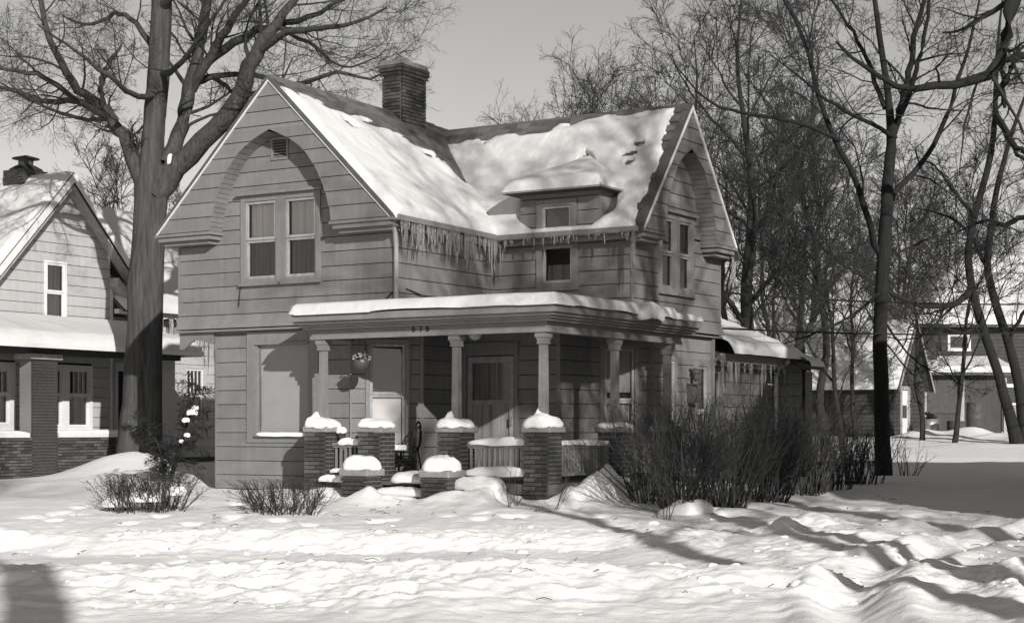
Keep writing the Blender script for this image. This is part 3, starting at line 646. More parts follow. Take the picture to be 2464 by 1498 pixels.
# piers
PIERS = [(-.94, -.72, True), (.165, -.72, False), (1.714, -.72, True), (3.307, -.72, True), (3.307, 1.60, True), (3.307, 3.55, True)]
for i, (pu, pv, colm) in enumerate(PIERS):
    hw = .205
    pr = MB().box(pu - hw + .004, pu + hw - .004, pv - hw + .004, pv + hw - .004, .25, 1.63).build('pier', M['mortar'], house)
    ff, _ = frame((pu - hw, pv - hw), (pu + hw, pv - hw)); fs_, _ = frame((pu + hw, pv - hw), (pu + hw, pv + hw))
    if i < 4: nbr += bricks_on(ff, 0, 2 * hw, .62, 1.63, pr, M['brick'], seed=30 + i, proud=.002)
    else: bricks_on(ff, 0, 2 * hw, .55, 1.63, pr, M['brick'], single=False, seed=30 + i)
    bricks_on(fs_, 0, 2 * hw, .55, 1.63, pr, M['brick'], single=False, seed=40 + i)
    MB().box(pu - .25, pu + .25, pv - .25, pv + .25, 1.635, 1.735).build('pier_cap', M['concrete'], pr, bevel=.012)
    if colm:
        c = MB().box(pu - .095, pu + .095, pv - .095, pv + .095, 1.737, 1.83).box(pu - .08, pu + .08, pv - .08, pv + .08, 1.832, 1.86).taper(pu - .060, pu + .060, pv - .060, pv + .060, 1.862, 2.99, .88)
        c.box(pu - .078, pu + .078, pv - .078, pv + .078, 2.992, 3.02).taper(pu - .07, pu + .07, pv - .07, pv + .07, 3.022, 3.09, 1.25).box(pu - .10, pu + .10, pv - .10, pv + .10, 3.092, 3.178)
        c.build('column', M['trim'], house)
# stair cheeks
for (cu, cv) in ((.17, -1.14), (1.72, -1.14)):
    ck = MB().box(cu - .231, cu + .231, cv - .208, cv + .208, .25, .93).build('stair_cheek', M['mortar'], house)
    ff, _ = frame((cu - .235, cv - .212), (cu + .235, cv - .212)); fs_, _ = frame((cu + .235, cv - .212), (cu + .235, cv + .212))
    bricks_on(ff, 0, .47, .45, .93, ck, M['brick'], bl=.10, seed=51); bricks_on(fs_, 0, .42, .45, .93, ck, M['brick'], single=False, bl=.10, seed=52)
    MB().box(cu - .28, cu + .28, cv - .25, cv + .24, .935, 1.055).build('cheek_cap', M['concrete'], ck, bevel=.012)
for k in range(2):
    MB().box(.42, 1.47, -1.20 - .28 * k, -.905 - .28 * k, DZ - .19 - .17 * k - .04, DZ - .19 - .17 * k).build('step', M['wood'], house)
MB().box(.42, 1.47, -1.16, -1.13, .3, .62).build('stair_riser', M['found'], house)
# railings
BAL = MB().taper(-.017, .017, -.017, .017, 0, .40, 1.).mesh('baluster')
def railing(p, q):
    fr_, L_ = frame(p, q)
    r = MB().box(0, L_, -.045, .045, 1.42, 1.465, fr_).box(0, L_, -.025, .025, 1.385, 1.421, fr_).build('railing', M['trim'], house)
    MB().box(0, L_, -.035, .035, .955, .995, fr_).build('foot_rail', M['trim'], r)
    n = int(L_ / .092); rz = math.atan2(q[1] - p[1], q[0] - p[0])
    for i in range(n): link('baluster', BAL, M['trim'], r, fr_((i + .6) * L_ / n, 0, .99), rz)
railing((-.73, -.72), (-.05, -.72)); railing((1.93, -.72), (3.09, -.72)); railing((3.307, -.50), (3.307, 1.38)); railing((3.307, 1.82), (3.307, 3.33))
# screen door
dr = MB().box(.10, .17, -.14, .04, DZ, 3.16, fD).box(1.17, 1.24, -.14, .04, DZ, 3.16, fD).box(.172, 1.168, -.14, .038, 2.98, 3.16, fD).box(.06, 1.28, .0, .07, 3.162, 3.2, fD).build('door_frame', M['trim'], house)
ds = MB().box(.19, .28, -.05, .02, DZ + .02, 2.96, fD).box(1.06, 1.15, -.05, .02, DZ + .02, 2.96, fD).box(.282, 1.058, -.05, .018, 2.85, 2.96, fD).box(.282, 1.058, -.05, .018, 2.12, 2.2, fD).box(.282, 1.058, -.05, .018, DZ + .02, DZ + .3, fD).build('screen_door', M['wtrim'], house)
MB().add([fD(.282, -.018, 2.2), fD(1.058, -.018, 2.2), fD(1.058, -.018, 2.85), fD(.282, -.018, 2.85)], [(0, 1, 2, 3)]).build('pane', M['glass'], ds)
MB().box(.282, 1.058, -.02, -.016, DZ + .3, 2.12, fD).build('screen', M['lace'], ds)
wavy(fD, .29, 1.05, -.07, 2.2, 2.86, n=20, amp=.02, seed=4).build('door_curtain', M['lace'], ds, True)
MB().box(.17, 1.17, -.15, -.145, DZ, 2.98, fD).build('inner_door', M['room'], ds)
MB().box(1.09, 1.11, .02, .07, 1.75, 1.9, fD).build('door_handle', M['metal'], ds)
# wall lamp, bird box, porch light
MB().lathe([(.02, .1), (.07, .06), (.09, 0), (.03, -.02), (.05, -.05), (.055, -.11), (.02, -.15)], 12, fG(1.52, .14, 2.72)).box(1.50, 1.54, 0, .14, 2.77, 2.81, fG).build('wall_lamp', M['dmetal'], house, True)
MB().box(1.40, 1.58, .0, .14, 2.22, 2.5, fG).box(1.38, 1.62, .0, .2, 2.502, 2.53, fG).box(1.4, 1.62, 0, .18, 2.17, 2.218, fG).build('bird_box', M['dmetal'], house)
MB().lathe([(.03, .12), (.10, .08), (.12, 0), (.08, -.08), (.01, -.11)], 12, (1.95, -.55, 3.2)).build('porch_lamp', M['wtrim'], house, True)

# ---- rear addition
fK, LK = wall1((2.5, 6.75), (2.5, 10.3), opens=[(.35, .8, 1.3, 2.9)], z1=3.15)
window(fK, .35, .8, 1.3, 2.9, house, inside='lace', lower='lace', cas=.07)
fK2, LK2 = wall1((2.5, 10.3), (3.12, 10.3), z1=3.0)
MB().box(2.95, 3.12, 10.5, 10.9, .4, 2.9).build('wall', M['siding'], house)
MB().prism([(2.85, 6.76, 3.12), (2.85, 10.5, 3.12), (-.6, 10.5, 4.5), (-.6, 6.76, 4.5)], (0, 0, -.08)).build('roof', M['deckroof'], house)
MB().prism([(2.35, 10.15, 3.42), (3.38, 10.15, 3.0), (3.38, 10.9, 3.0), (2.35, 10.9, 3.42)], (0, 0, -.07)).build('roof', M['deckroof'], house)
MB().prism([(2.35, 10.13, 3.425), (3.38, 10.13, 3.005), (3.38, 10.13, 2.87), (2.35, 10.13, 3.29)], (0, .018, 0)).build('rake_trim', M['found'], house)
MB().tube([(2.95, 10.0, 3.1), (2.7, 10.1, 2.98), (2.58, 10.2, 2.8), (2.58, 10.22, .7)], .05, 8).build('downpipe', M['white'], house)
gk = gutter(fK, 0, 3.6, 3.12, 0, .3)
MB().box(.0, 3.75, .352, .375, 2.99, 3.15, fK).build('fascia', M['wtrim'], house)
icicles(fK, .1, 3.3, 34, .36, lambda s: 3.03, .15, .8, gk, 11, 1.2)

# ---- shingles where the snow has slid off, and the snow itself
def snow_wing(v, r):                                   # thickness on the front wing's right slope; r = run from the ridge
    n = fbm(v * 1.1, r * 1.6, 7, 3); n2 = fbm(v * 4, r * 5, 9, 3)
    st = fbm(v * 1.6, r * 9, 12, 3)
    r0 = .24 + .21 * np.maximum(v, 0) + .18 * n + .10 * n2 + .34 * st * sstep(0, 1.5, v)
    t1 = (r - r0) * .8
    wv = np.interp(r, [0, .4, 1.0, 1.55, 1.75], [.95, .85, .58, .22, -.4]) + .06 * n2
    t2 = ((4.94 - .808 * r) - v - wv) * .7
    t3 = np.where((v - .95) ** 2 / .03 + (r - .74) ** 2 / .012 < 1 + n2, -.02, 1.)
    t4 = (v + .30) * .8; t5 = (2.66 - r) * 1.1
    t = np.minimum(np.minimum(np.minimum(t1, t2), np.minimum(t4, t5)), t3)
    full = .075 + .04 * n + .012 * n2 + .05 * sstep(1.2, 2.6, r)
    return np.where(t <= 0, t, full * np.sqrt(np.clip(t / .12, 0, 1)))
def snow_main(u, q):                                   # main front slope; q = run from the ridge
    n = fbm(u * 1.1 + 40, q * 1.6, 17, 3); n2 = fbm(u * 4 + 9, q * 5, 19, 3)
    r0 = np.interp(u, [-2.4, -1.6, -.6, .6, 1.6, 3.2], [.12, .28, .26, .08, .02, .05]) + .08 * n + .06 * n2 + .12 * fbm(u * 1.5, q * 9, 23, 3)
    t1 = (q - r0) * .8
    t2 = (3.21 - .30 + .05 * q + .09 * n2 - u) * .8
    tv = (u - (-2.27 + 1.2245 / KF * q)) * .8 + .12
    t3 = np.where(((u - 1.62) * .8 + (q - .98) * .7) ** 2 / .18 + ((u - 1.62) * .7 - (q - .98) * .8) ** 2 / .016 < 1 + n2, -.02, 1.)
    for (cu, cq, a) in ((2.45, .62, .14), (2.35, .78, .17), (2.4, .93, .11)):
        t3 = np.where((u - cu) ** 2 / a ** 2 + (q - cq) ** 2 / .0028 < 1 + .6 * n2, -.02, t3)
    t5 = (2.01 - q) * 1.1
    # kept clear just round the dormer cheeks
    dq = (q - 1.40); hw = .88 - .30 * sstep(1.70, 1.98, q)
    t6 = np.where((dq > 0) & (q < 1.95), np.maximum((np.abs(u - 1.55) - hw) * .7 + .05 * n2 + .02 * n, np.where(q > 1.90, .005, -.1)), 1.)
    t = np.minimum(np.minimum(np.minimum(t1, t2), np.minimum(tv, t3)), np.minimum(t5, t6))
    full = .085 + .04 * n + .012 * n2 + .05 * sstep(.8, 1.9, q)
    return np.where(t <= 0, t, full * np.sqrt(np.clip(t / .12, 0, 1)))
def shingles(fx, nrm_rot, s_range, r_range, bare, parent, seed):
    rs = random.Random(seed); n = 0; r = r_range[0]
    me = MB().box(-.142, .142, -.14, .02, .0, .008).mesh('shingle')
    k = 0
    while r < r_range[1]:
        s = s_range[0] + (.15 if k % 2 else 0)
        while s < s_range[1]:
            if bare(s, r):
                o = link('shingle', me, M['shingle'], parent, fx(s, r, .012 + rs.uniform(0, .004))); o.rotation_euler = (nrm_rot[0] + rs.uniform(-.01, .01) + .05 * (0), nrm_rot[1], nrm_rot[2]); n += 1
            s += .295
        r += .125; k += 1
    return n
aF = math.atan(KF); aM = math.atan(KM)
# on the wing slope: local x runs along -v..., y up the slope
from mathutils import Matrix
def slope_rot(xd, yd):
    xd = Vector(xd).normalized(); yd = Vector(yd).normalized(); zd = xd.cross(yd)
    return Matrix((xd, yd, zd)).transposed().to_euler()
eF = slope_rot((0, 1, -.016), (-math.cos(aF), 0, math.sin(aF))); eM = slope_rot((1, 0, 0), (0, math.cos(aM), math.sin(aM)))
cF, cM = math.cos(aF), math.cos(aM)
nsh = shingles(lambda s, r, h: (GC + r * cF + h * math.sin(aF), s, zf(GC, s) - r * math.sin(aF) + h * cF), eF, (-.15, 4.9), (.06, 2.6),
         lambda s, r: float(snow_wing(np.array(s), np.array(r * cF))) < .05 and s < 4.94 - .808 * r * cF + .1, rf[0], 1)
nsh += shingles(lambda s, q, h: (s, VM - q * cM - h * math.sin(aM), zm_(VM) - q * math.sin(aM) + h * cM), eM, (-2.1, 3.05), (.06, 3.1),
         lambda s, q: float(snow_main(np.array(s), np.array(q * cM))) < .05 and s > -2.27 + 1.2245 / KF * q * cM - .05 and not (q * cM > 1.3 and abs(s - 1.43) < 1.2), rf[2], 2)
MB().prism([(GC - .09, -.35, 7.80 - .075), (GC, -.35, 7.83), (GC + .09, -.35, 7.80 - .075)], (0, 5.1, -.082)).build('ridge_cap', M['shingle'], rf[0])
MB().prism([(-2.3, VM - .09, 7.58 - .095), (-2.3, VM, 7.61), (-2.3, VM + .09, 7.58 - .095)], (5.46, 0, 0)).build('ridge_cap', M['shingle'], rf[2])
print('bricks', nbr, 'shingles', nsh)
def house_snow(o, label): o.location = (C0[0], C0[1], 0); o.rotation_euler = (0, 0, -ANG); return tag(o, label, 'snow', 'snow lying on the roofs', 'stuff')
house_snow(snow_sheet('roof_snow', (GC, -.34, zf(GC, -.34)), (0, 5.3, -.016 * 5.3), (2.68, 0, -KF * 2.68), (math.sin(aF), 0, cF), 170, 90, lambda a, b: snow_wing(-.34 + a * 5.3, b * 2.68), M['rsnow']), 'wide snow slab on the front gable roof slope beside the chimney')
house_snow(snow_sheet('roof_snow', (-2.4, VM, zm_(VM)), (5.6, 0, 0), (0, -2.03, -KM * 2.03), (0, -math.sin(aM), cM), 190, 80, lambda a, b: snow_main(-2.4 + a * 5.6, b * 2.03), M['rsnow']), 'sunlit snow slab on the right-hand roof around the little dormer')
# dormer cap of snow
P = []; nn = 34; Fq = []
for j in range(nn + 1):
    for i in range(nn + 1):
        a, b = i / nn, j / nn; x = .52 + 2.06 * a; y = 2.48 + 1.50 * b
        base = 5.92 + min(.60 * min(1, max(0, (y - 2.52)) / 1.38), .60 * max(0, 1 - abs(x - 1.55) / .99))
        e = min(a / .10, (1 - a) / .10, b / .08, 1); t = .15 * math.sqrt(max(0, min(1, e))) * (1 + .3 * float(fbm(x * 2, y * 2, 5, 4)))
        P.append((x, y, base + t - (.03 if e <= 0 else 0)))
for j in range(nn):
    for i in range(nn): k = j * (nn + 1) + i; Fq.append((k, k + 1, k + nn + 2, k + nn + 1))
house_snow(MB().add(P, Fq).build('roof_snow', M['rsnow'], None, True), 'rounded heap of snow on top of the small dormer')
# porch roof snow
def porch_thick(x0, x1, y0, y1, seed, e=.10, t0=.20):
    def f(a, b):
        x = x0 + a * (x1 - x0); y = y0 + b * (y1 - y0)
        d = np.minimum(np.minimum((x - x0), (x1 - x)), np.minimum(y - y0, (y1 - y) + .2)) + .004 * fbm(x * 1.2, y * 1.2, seed, 2)
        return np.where(d <= 0, d, t0 * np.sqrt(np.clip(d / e, 0, 1)) * (1 + .08 * fbm(x * .5, y * .5, seed + 1, 2)))
    return f
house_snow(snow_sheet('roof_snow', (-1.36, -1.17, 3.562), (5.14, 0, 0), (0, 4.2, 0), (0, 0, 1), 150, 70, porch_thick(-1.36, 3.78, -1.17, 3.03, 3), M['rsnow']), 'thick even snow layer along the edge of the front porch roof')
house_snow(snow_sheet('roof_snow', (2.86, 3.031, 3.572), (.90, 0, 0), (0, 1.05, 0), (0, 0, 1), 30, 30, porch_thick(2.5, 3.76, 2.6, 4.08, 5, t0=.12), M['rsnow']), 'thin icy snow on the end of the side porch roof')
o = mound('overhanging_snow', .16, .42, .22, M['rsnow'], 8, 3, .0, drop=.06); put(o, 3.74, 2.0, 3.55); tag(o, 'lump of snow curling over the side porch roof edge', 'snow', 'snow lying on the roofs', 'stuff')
def rear_t(a, b):
    y = a * 3.8; s = b * 3.6
    d = np.minimum(np.minimum(a * 3.8 + .3, (1 - a) * 3.8), (1 - b) * 3.7 + .05)
    return np.where(d <= 0, d, .30 * np.sqrt(np.clip(d / .25, 0, 1)) * (1 + .15 * fbm(y * 1.2, s * 1.2, 8, 3)))
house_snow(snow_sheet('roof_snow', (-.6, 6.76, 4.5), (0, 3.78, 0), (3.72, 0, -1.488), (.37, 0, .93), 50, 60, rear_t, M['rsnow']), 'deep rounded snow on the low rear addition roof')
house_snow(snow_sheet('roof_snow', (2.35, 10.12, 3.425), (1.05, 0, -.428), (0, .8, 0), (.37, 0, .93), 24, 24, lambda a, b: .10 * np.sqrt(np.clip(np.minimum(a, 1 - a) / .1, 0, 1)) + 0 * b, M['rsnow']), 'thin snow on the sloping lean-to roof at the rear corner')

# ================================================================== snow cushions on piers, cheeks and rails
GS = 'snow cushions on the porch masonry'
def cushion(label, u, v, z, hx, hy, h, seed, **k):
    o = mound('snow_cushion', hx, hy, h, M['snow'], seed, **k); put(o, u, v, z); tag(o, label, 'snow', GS); return o
cushion('peaked snow cushion on the leftmost porch pier', -.94, -.74, 1.742, .25, .25, .15, 1, spike=(-.4, -.1, .10), tilt=-.2)
cushion('flat snow cushion on the porch pier left of the steps', .165, -.74, 1.742, .25, .25, .11, 2, tilt=-.35)
cushion('knobbed snow cushion on the porch pier right of the steps', 1.714, -.74, 1.742, .25, .25, .12, 3, spike=(-.35, -.2, .16), tilt=-.3)
cushion('tall pointed snow cushion on the corner porch pier', 3.307, -.74, 1.742, .25, .25, .17, 4, spike=(-.2, 0, .13))
cushion('thin snow on the side porch pier behind the bushes', 3.307, 1.6, 1.742, .25, .25, .06, 5)
cushion('round snow cap on the low stair cheek left of the steps', .17, -1.145, 1.06, .28, .25, .19, 6, pw=3.)
cushion('round snow cap on the low stair cheek right of the steps', 1.72, -1.145, 1.06, .28, .25, .22, 7, pw=3.)
GR = 'snow strips on the porch rails'
def strip(label, u0, v0, u1, v1, z, w, h, seed, **k):
    L = math.hypot(u1 - u0, v1 - v0); o = mound('snow_strip', L / 2, w, h, M['snow'], seed, pw=6., over=.0, n=44, **k)
    put(o, (u0 + u1) / 2, (v0 + v1) / 2, z, -ANG + math.atan2(v1 - v0, u1 - u0)); tag(o, label, 'snow', GR); return o
strip('snow strip on the short rail between the left piers', -.62, -.72, -.06, -.72, 1.468, .06, .07, 11)
strip('snow strip on the top rail beside the corner pier', 1.95, -.72, 3.08, -.72, 1.468, .07, .09, 12, tilt=.25)
strip('snow strip on the side porch rail', 3.307, -.48, 3.307, 1.36, 1.468, .055, .05, 13)
strip('snow on the foot rail between the left piers', -.72, -.80, -.05, -.80, .998, .07, .05, 14)
strip('snow along the deck edge left of the steps', -.8, -.98, -.1, -.98, .852, .11, .09, 15)
strip('scalloped snow on the foot rail near the corner pier', 1.95, -.82, 3.1, -.82, .998, .09, .11, 16, tilt=.2)
strip('drooping snow roll on the deck edge near the corner pier', 1.9, -1.0, 2.75, -1.0, .80, .16, .17, 17, drop=.05)
strip('snow on the side deck edge behind the bushes', 3.57, .5, 3.57, 1.5, .852, .10, .08, 18)
strip('snow ledge on the picture window sill', -3.0, -.01, -1.85, -.01, 1.603, .045, .03, 19)
o = mound('snow_drift', .50, .42, .13, M['snow'], 21, 3., n=40, tilt=-.5); put(o, .95, -.55, .855); tag(o, 'drift of snow at the top of the porch steps', 'snow')
o = mound('snow_drift', .53, .17, .10, M['snow'], 22, 4., n=40); put(o, .945, -1.05, .665); tag(o, 'snow lying on the upper porch step', 'snow')
o = mound('snow_drift', .53, .2, .16, M['snow'], 23, 4., n=40); put(o, .945, -1.4, .495); tag(o, 'snow lying on the lower porch step', 'snow')

# ================================================================== things on the porch
def bentwood(label, u, v, rz, z=DZ):
    x, y = w2(u, v); c = empty('bentwood_chair', (x, y, z), rz); tag(c, label, 'chair', 'bentwood chairs on the porch')
    m = M['chair']
    MB().lathe([(.02, .445), (.19, .445), (.205, .455), (.205, .475), (.185, .48), (.02, .478)], 20).build('seat', m, c, True)
    for s in (-1, 1): MB().tube([(s * .14, -.13, .45), (s * .155, -.16, .25), (s * .175, -.20, 0)], [.018, .016, .012], 8).build('leg', m, c, True)
    arc = lambda w, h, n=16: [(w * math.cos(math.pi * k / n), .16 + .09 * (.45 + h * math.sin(math.pi * k / n)) / .95, .62 + h * math.sin(math.pi * k / n) - .0) for k in range(n + 1)]
    ou = [(.21, .25, 0), (.185, .2, .25), (.17, .16, .46)] + arc(.185, .34) + [(-.17, .16, .46), (-.185, .2, .25), (-.21, .25, 0)]
    MB().tube(ou, .017, 8).build('back_hoop', m, c, True)
    inn = [(.11, .16, .47)] + [(x_ * .66, y_, z_ - .02 - .06 * math.sin(math.pi * k / 16)) for k, (x_, y_, z_) in enumerate(arc(.185, .34))] + [(-.11, .16, .47)]
    MB().tube(inn, .012, 8).build('inner_hoop', m, c, True)
    MB().tube([(.165 * math.cos(2 * math.pi * k / 20), .02 + .17 * math.sin(2 * math.pi * k / 20), .24) for k in range(21)], .010, 6).build('leg_ring', m, c, True)
    return c
bentwood('black bentwood chair beside the porch window, seat carrying papers', .02, .28, -ANG + R(-75))
bentwood('black bentwood chair behind the railing near the front door', 2.35, .9, -ANG + R(160))
x, y = w2(-.05, .20)
b = empty('paper_stack', (x, y, DZ + .482), .3); tag(b, 'small pile of pale papers on the bentwood chair seat', 'papers')
MB().box(-.11, .11, -.08, .08, 0, .09).build('bundle', M['curtain'], b, bevel=.01); MB().tube([(-.05, 0, .09), (.16, .02, .19)], .008, 5).build('stick', M['wood'], b)
# hanging basket
hu, hv = -.36, -.45; x, y = w2(hu, hv); hb = empty('hanging_basket', (x, y, 2.66), -ANG); tag(hb, 'dark hanging flower basket with pale blossoms under the porch beam', 'flower basket')
MB().lathe([(.05, 0), (.10, .02), (.145, .09), (.16, .17), (.155, .175), (.13, .15), (.02, .14)], 18).build('bowl', M['plastic'], hb, True)
for k in range(3):
    t = 2.1 * k + .4; MB().tube([(.15 * math.cos(t), .15 * math.sin(t), .17), (.01 * math.cos(t), .01 * math.sin(t), .62)], .004, 4).build('chain', M['wire'], hb)
MB().tube([(0, 0, .61), (0, 0, .74)], .006, 5).build('hook', M['wire'], hb)
rs = random.Random(3)
for k in range(16):
    t = rs.uniform(0, 6.28); r = rs.uniform(.03, .18); z = .16 + rs.uniform(0, .12) - .4 * max(0, r - .12)
    P = []; F = []
    for j in range(5):
        a = 2 * math.pi * j / 5; P += [(.05 * math.cos(a), .05 * math.sin(a), .02), (.03 * math.cos(a + .6), .03 * math.sin(a + .6), 0)]
    P += [(0, 0, -.015), (0, 0, .0)]
    for j in range(5): F += [(10, 2 * j, 2 * j + 1), (10, 2 * j + 1, (2 * j + 2) % 10)]
    o = MB().add([(p[0] * .8 + r * math.cos(t), p[1] * .8 + r * math.sin(t), p[2] + z) for p in P], F).build('blossom', M['foil'], hb)
MB().tube([(.05, 0, .2), (.08, .01, .3), (.06, .03, .38), (.10, .02, .41)], [.012, .03, .02, .03], 6).build('stalk', M['pot'], hb, True)
x, y = w2(-.66, -.60); pt = empty('flower_pot', (x, y, 1.468), 0); tag(pt, 'small clay flower pot with a snow cap on the short porch rail', 'flower pot')
MB().lathe([(.05, 0), (.075, .14), (.09, .14), (.09, .19), (.07, .19), (.06, .17)], 14).build('pot_body', M['pot'], pt, True)
sm = mound('snow_top', .08, .08, .07, M['snow'], 31, 2.); sm.parent = pt; sm.location = (0, 0, .19)
x, y = w2(-.36, -.20); ln = empty('plant_stand', (x, y, DZ), 0); tag(ln, 'thin iron plant stand behind the short porch rail', 'plant stand')
MB().tube([(0, 0, .01), (0, 0, .78)], .012, 6).build('stem', M['wire'], ln); MB().lathe([(.03, .74), (.055, .76), (.09, .90), (.10, .90), (.10, .93), (.09, .93)], 10).build('cup', M['wire'], ln)
for k in range(3): MB().tube([(0, 0, .10), (.14 * math.cos(2.1 * k), .14 * math.sin(2.1 * k), 0.004)], .010, 5).build('foot', M['wire'], ln)

# ================================================================== NEIGHBOUR HOUSE ON THE LEFT (its gable faces the same way as the house's right gable)
nb = empty('neighbour_house', (*w2(-14.5, 5), 0), -ANG)
tag(nb, 'pale clapboard house with brick porch at the left edge, snow on its roofs', 'house')
def nl(u, v): return (u + 14.5, v - 5)
def nfr(u0, v0, u1, v1): return frame(nl(u0, v0), nl(u1, v1))
UG = -13.4; VG = 5.37; KG = 1.06
fr_, L_ = nfr(UG, -3, UG, 6.85); vs_ = 3.0                         # s = v + 3
wc = wall_core(fr_, 0, L_, .7, 5.3, nb); wall_core(fr_, 7.0, 9.75, 5.302, 6.2, nb)
op = [(4.79 + 3 - .05, 5.37 + 3 + .05, 4.15, 5.62), (4.55 + 3, 6.25 + 3, 1.62, 3.25), (1.9 + 3, 3.85 + 3, 1.62, 3.25)]
siding(fr_, lambda z: 0 if z < 5.0 else max(0, VG + 3 - (7.5 - z) / KG), lambda z: 9.85 if z < 5.0 else min(9.85, VG + 3 + (7.5 - z) / KG), 1.0, 7.35, wc, M['bside'], opens=op, expo=.24, slices=3)
window(fr_, 7.74, 8.42, 4.18, 5.62, nb, 'white', 'white', .05, .5, 'curtain', 'curtain')
window(fr_, 7.55, 8.385, 1.66, 3.2, nb, 'white', 'white', .10, .55, None, 'curtain', bars=4); window(fr_, 8.388, 9.25, 1.66, 3.2, nb, 'white', 'white', .10, .55, None, 'curtain', bars=4)
window(fr_, 4.95, 5.85, 1.66, 3.2, nb, 'white', 'white', .10, .55, None, 'curtain', bars=4); window(fr_, 5.853, 6.85, 1.66, 3.2, nb, 'white', 'white', .16, .55, None, 'curtain', bars=4)
MB().box(9.85, 9.93, -.2, .03, 1.0, 5.2, fr_).build('corner_board', M['white'], nb)
# gable roof
for sg in (-1, 1):
    P = [(*nl(UG + .32, VG), 7.72), (*nl(UG + .32, VG + sg * 2.25), 7.72 - KG * 2.25), (*nl(UG - 5.5, VG + sg * 2.25), 7.72 - KG * 2.25), (*nl(UG - 5.5, VG), 7.72)]
    MB().prism(P, (0, 0, -.08)).build('roof', M['deckroof'], nb)
    Q = [(*nl(UG + .33, VG), 7.70), (*nl(UG + .33, VG + sg * 2.25), 7.70 - KG * 2.25), (*nl(UG + .33, VG + sg * 2.25), 7.50 - KG * 2.25), (*nl(UG + .33, VG), 7.50)]
    MB().prism(Q, (.04, 0, 0)).build('rake_trim', M['white'], nb)
    Q = [(*nl(UG + .02, VG), 7.42), (*nl(UG + .02, VG + sg * 2.25), 7.42 - KG * 2.25), (*nl(UG + .02, VG + sg * 2.25), 7.37 - KG * 2.25), (*nl(UG + .02, VG), 7.37)]
    MB().prism(Q, (.31, 0, 0)).build('rake_soffit', M['wtrim'], nb)
# main body roof running back behind the tree, eave wall with a window
f2_, L2_ = nfr(UG - .2, 6.9, UG - .2, 13.5)
w2c = wall_core(f2_, 0, L2_, .7, 4.5, nb); siding(f2_, 0, L2_, .95, 4.45, w2c, M['bside'], opens=[(2.75, 3.6, 1.8, 3.35)], expo=.24)
window(f2_, 2.75, 3.6, 1.8, 3.35, nb, 'bside', 'white', .10, .5, None, 'lace', bars=4)
MB().box(0, L2_, -.2, -.02, .3, .94, f2_).build('foundation', M['found'], nb)
MB().prism([(*nl(UG + .35, 6.95), 4.62), (*nl(UG + .35, 14), 4.62), (*nl(UG - 3.2, 14), 7.55), (*nl(UG - 3.2, 6.95), 7.55)], (0, 0, -.08)).build('roof', M['deckroof'], nb)
MB().prism([(*nl(UG - 6.7, 6.95), 4.62), (*nl(UG - 6.7, 14), 4.62), (*nl(UG - 3.2, 14), 7.55), (*nl(UG - 3.2, 6.95), 7.55)], (0, 0, -.08)).build('roof', M['deckroof'], nb)
MB().prism([(*nl(UG - 3.2, 6.9), 7.60), (*nl(UG - 3.0, 6.9), 7.42), (*nl(UG - 3.4, 6.9), 7.42)], (0, 7.1, 0)).build('ridge_cap', M['shingle'], nb)
gi = MB().box(0, L2_, .30, .44, 4.50, 4.61, f2_).build('gutter', M['white'], nb)
icicles(f2_, .8, 5.0, 40, .38, lambda s: 4.52, .4, 1.5, gi, 21, 1.)
# little bracketed roof return beside the gable
MB().prism([(*nl(UG + .35, 6.80), 5.35), (*nl(UG + .35, 8.1), 4.15), (*nl(UG + .35, 8.1), 3.95), (*nl(UG + .35, 6.80), 5.15)], (-.5, 0, 0)).build('return_trim', M['wtrim'], nb)
MB().box(nl(UG - 6.6, 0)[0], nl(UG - .25, 0)[0], nl(0, -2.8)[1], nl(0, 13.5)[1], .3, 4.4).build('wall', M['bside'], nb)
# porch
fp, Lp = nfr(-11.6, -3, -11.6, 6.3)
lw = MB().box(0, Lp, -.30, -.004, .2, 1.50, fp).build('porch_wall', M['mortar'], nb)
n1 = bricks_on(fp, 4.3, Lp, .62, 1.50, lw, M['brick'], seed=61, rz=math.pi / 2, limit=290, skip=lambda s, z: z < .75 and s > 7.6 or z < 1.0 and s > 8.4); bricks_on(fp, 0, 4.29, .42, 1.50, lw, M['brick'], single=False, seed=62)
MB().box(0, 5.62, -.34, .05, 1.502, 1.60, fp).box(6.48, Lp, -.34, .05, 1.502, 1.60, fp).build('porch_coping', M['white'], nb)
pl = MB().box(5.70, 6.40, -.36, .048, .2, 3.20, fp).build('pillar', M['mortar'], nb)
bricks_on(fp, 5.69, 6.41, .42, 3.20, pl, M['brick'], single=False, seed=63, proud=.06)
MB().box(5.60, 6.50, -.42, .12, 3.205, 3.32, fp).build('pillar_cap', M['wtrim'], pl)
MB().box(0, 10.4, -.3, .0, 3.322, 3.46, fp).build('porch_beam', M['found'], nb)
MB().box(9.9, 10.2, -.3, .0, .3, 3.318, fp).build('post', M['bside'], nb)
P = [(*nl(-11.15, -3), 3.50), (*nl(-11.15, 7.6), 3.50), (*nl(UG, 7.6), 4.12), (*nl(UG, -3), 4.12)]
MB().prism(P, (0, 0, -.05)).build('porch_roof', M['deckroof'], nb)
MB().box(nl(-11.14, 0)[0], nl(-11.06, 0)[0], nl(0, -3)[1], nl(0, 7.62)[1], 3.43, 3.53).box(nl(UG, 0)[0], nl(-11.142, 0)[0], nl(0, 7.6)[1], nl(0, 7.66)[1], 3.42, 3.5).build('gutter', M['white'], nb)
MB().box(nl(UG + .02, 0)[0], nl(-11.6, 0)[0], nl(0, -3)[1], nl(0, 7.4)[1], .9, 1.0).build('porch_floor', M['wood'], nb)
fdn, _ = nfr(UG + .01, 6.95, UG + .01, 7.95)
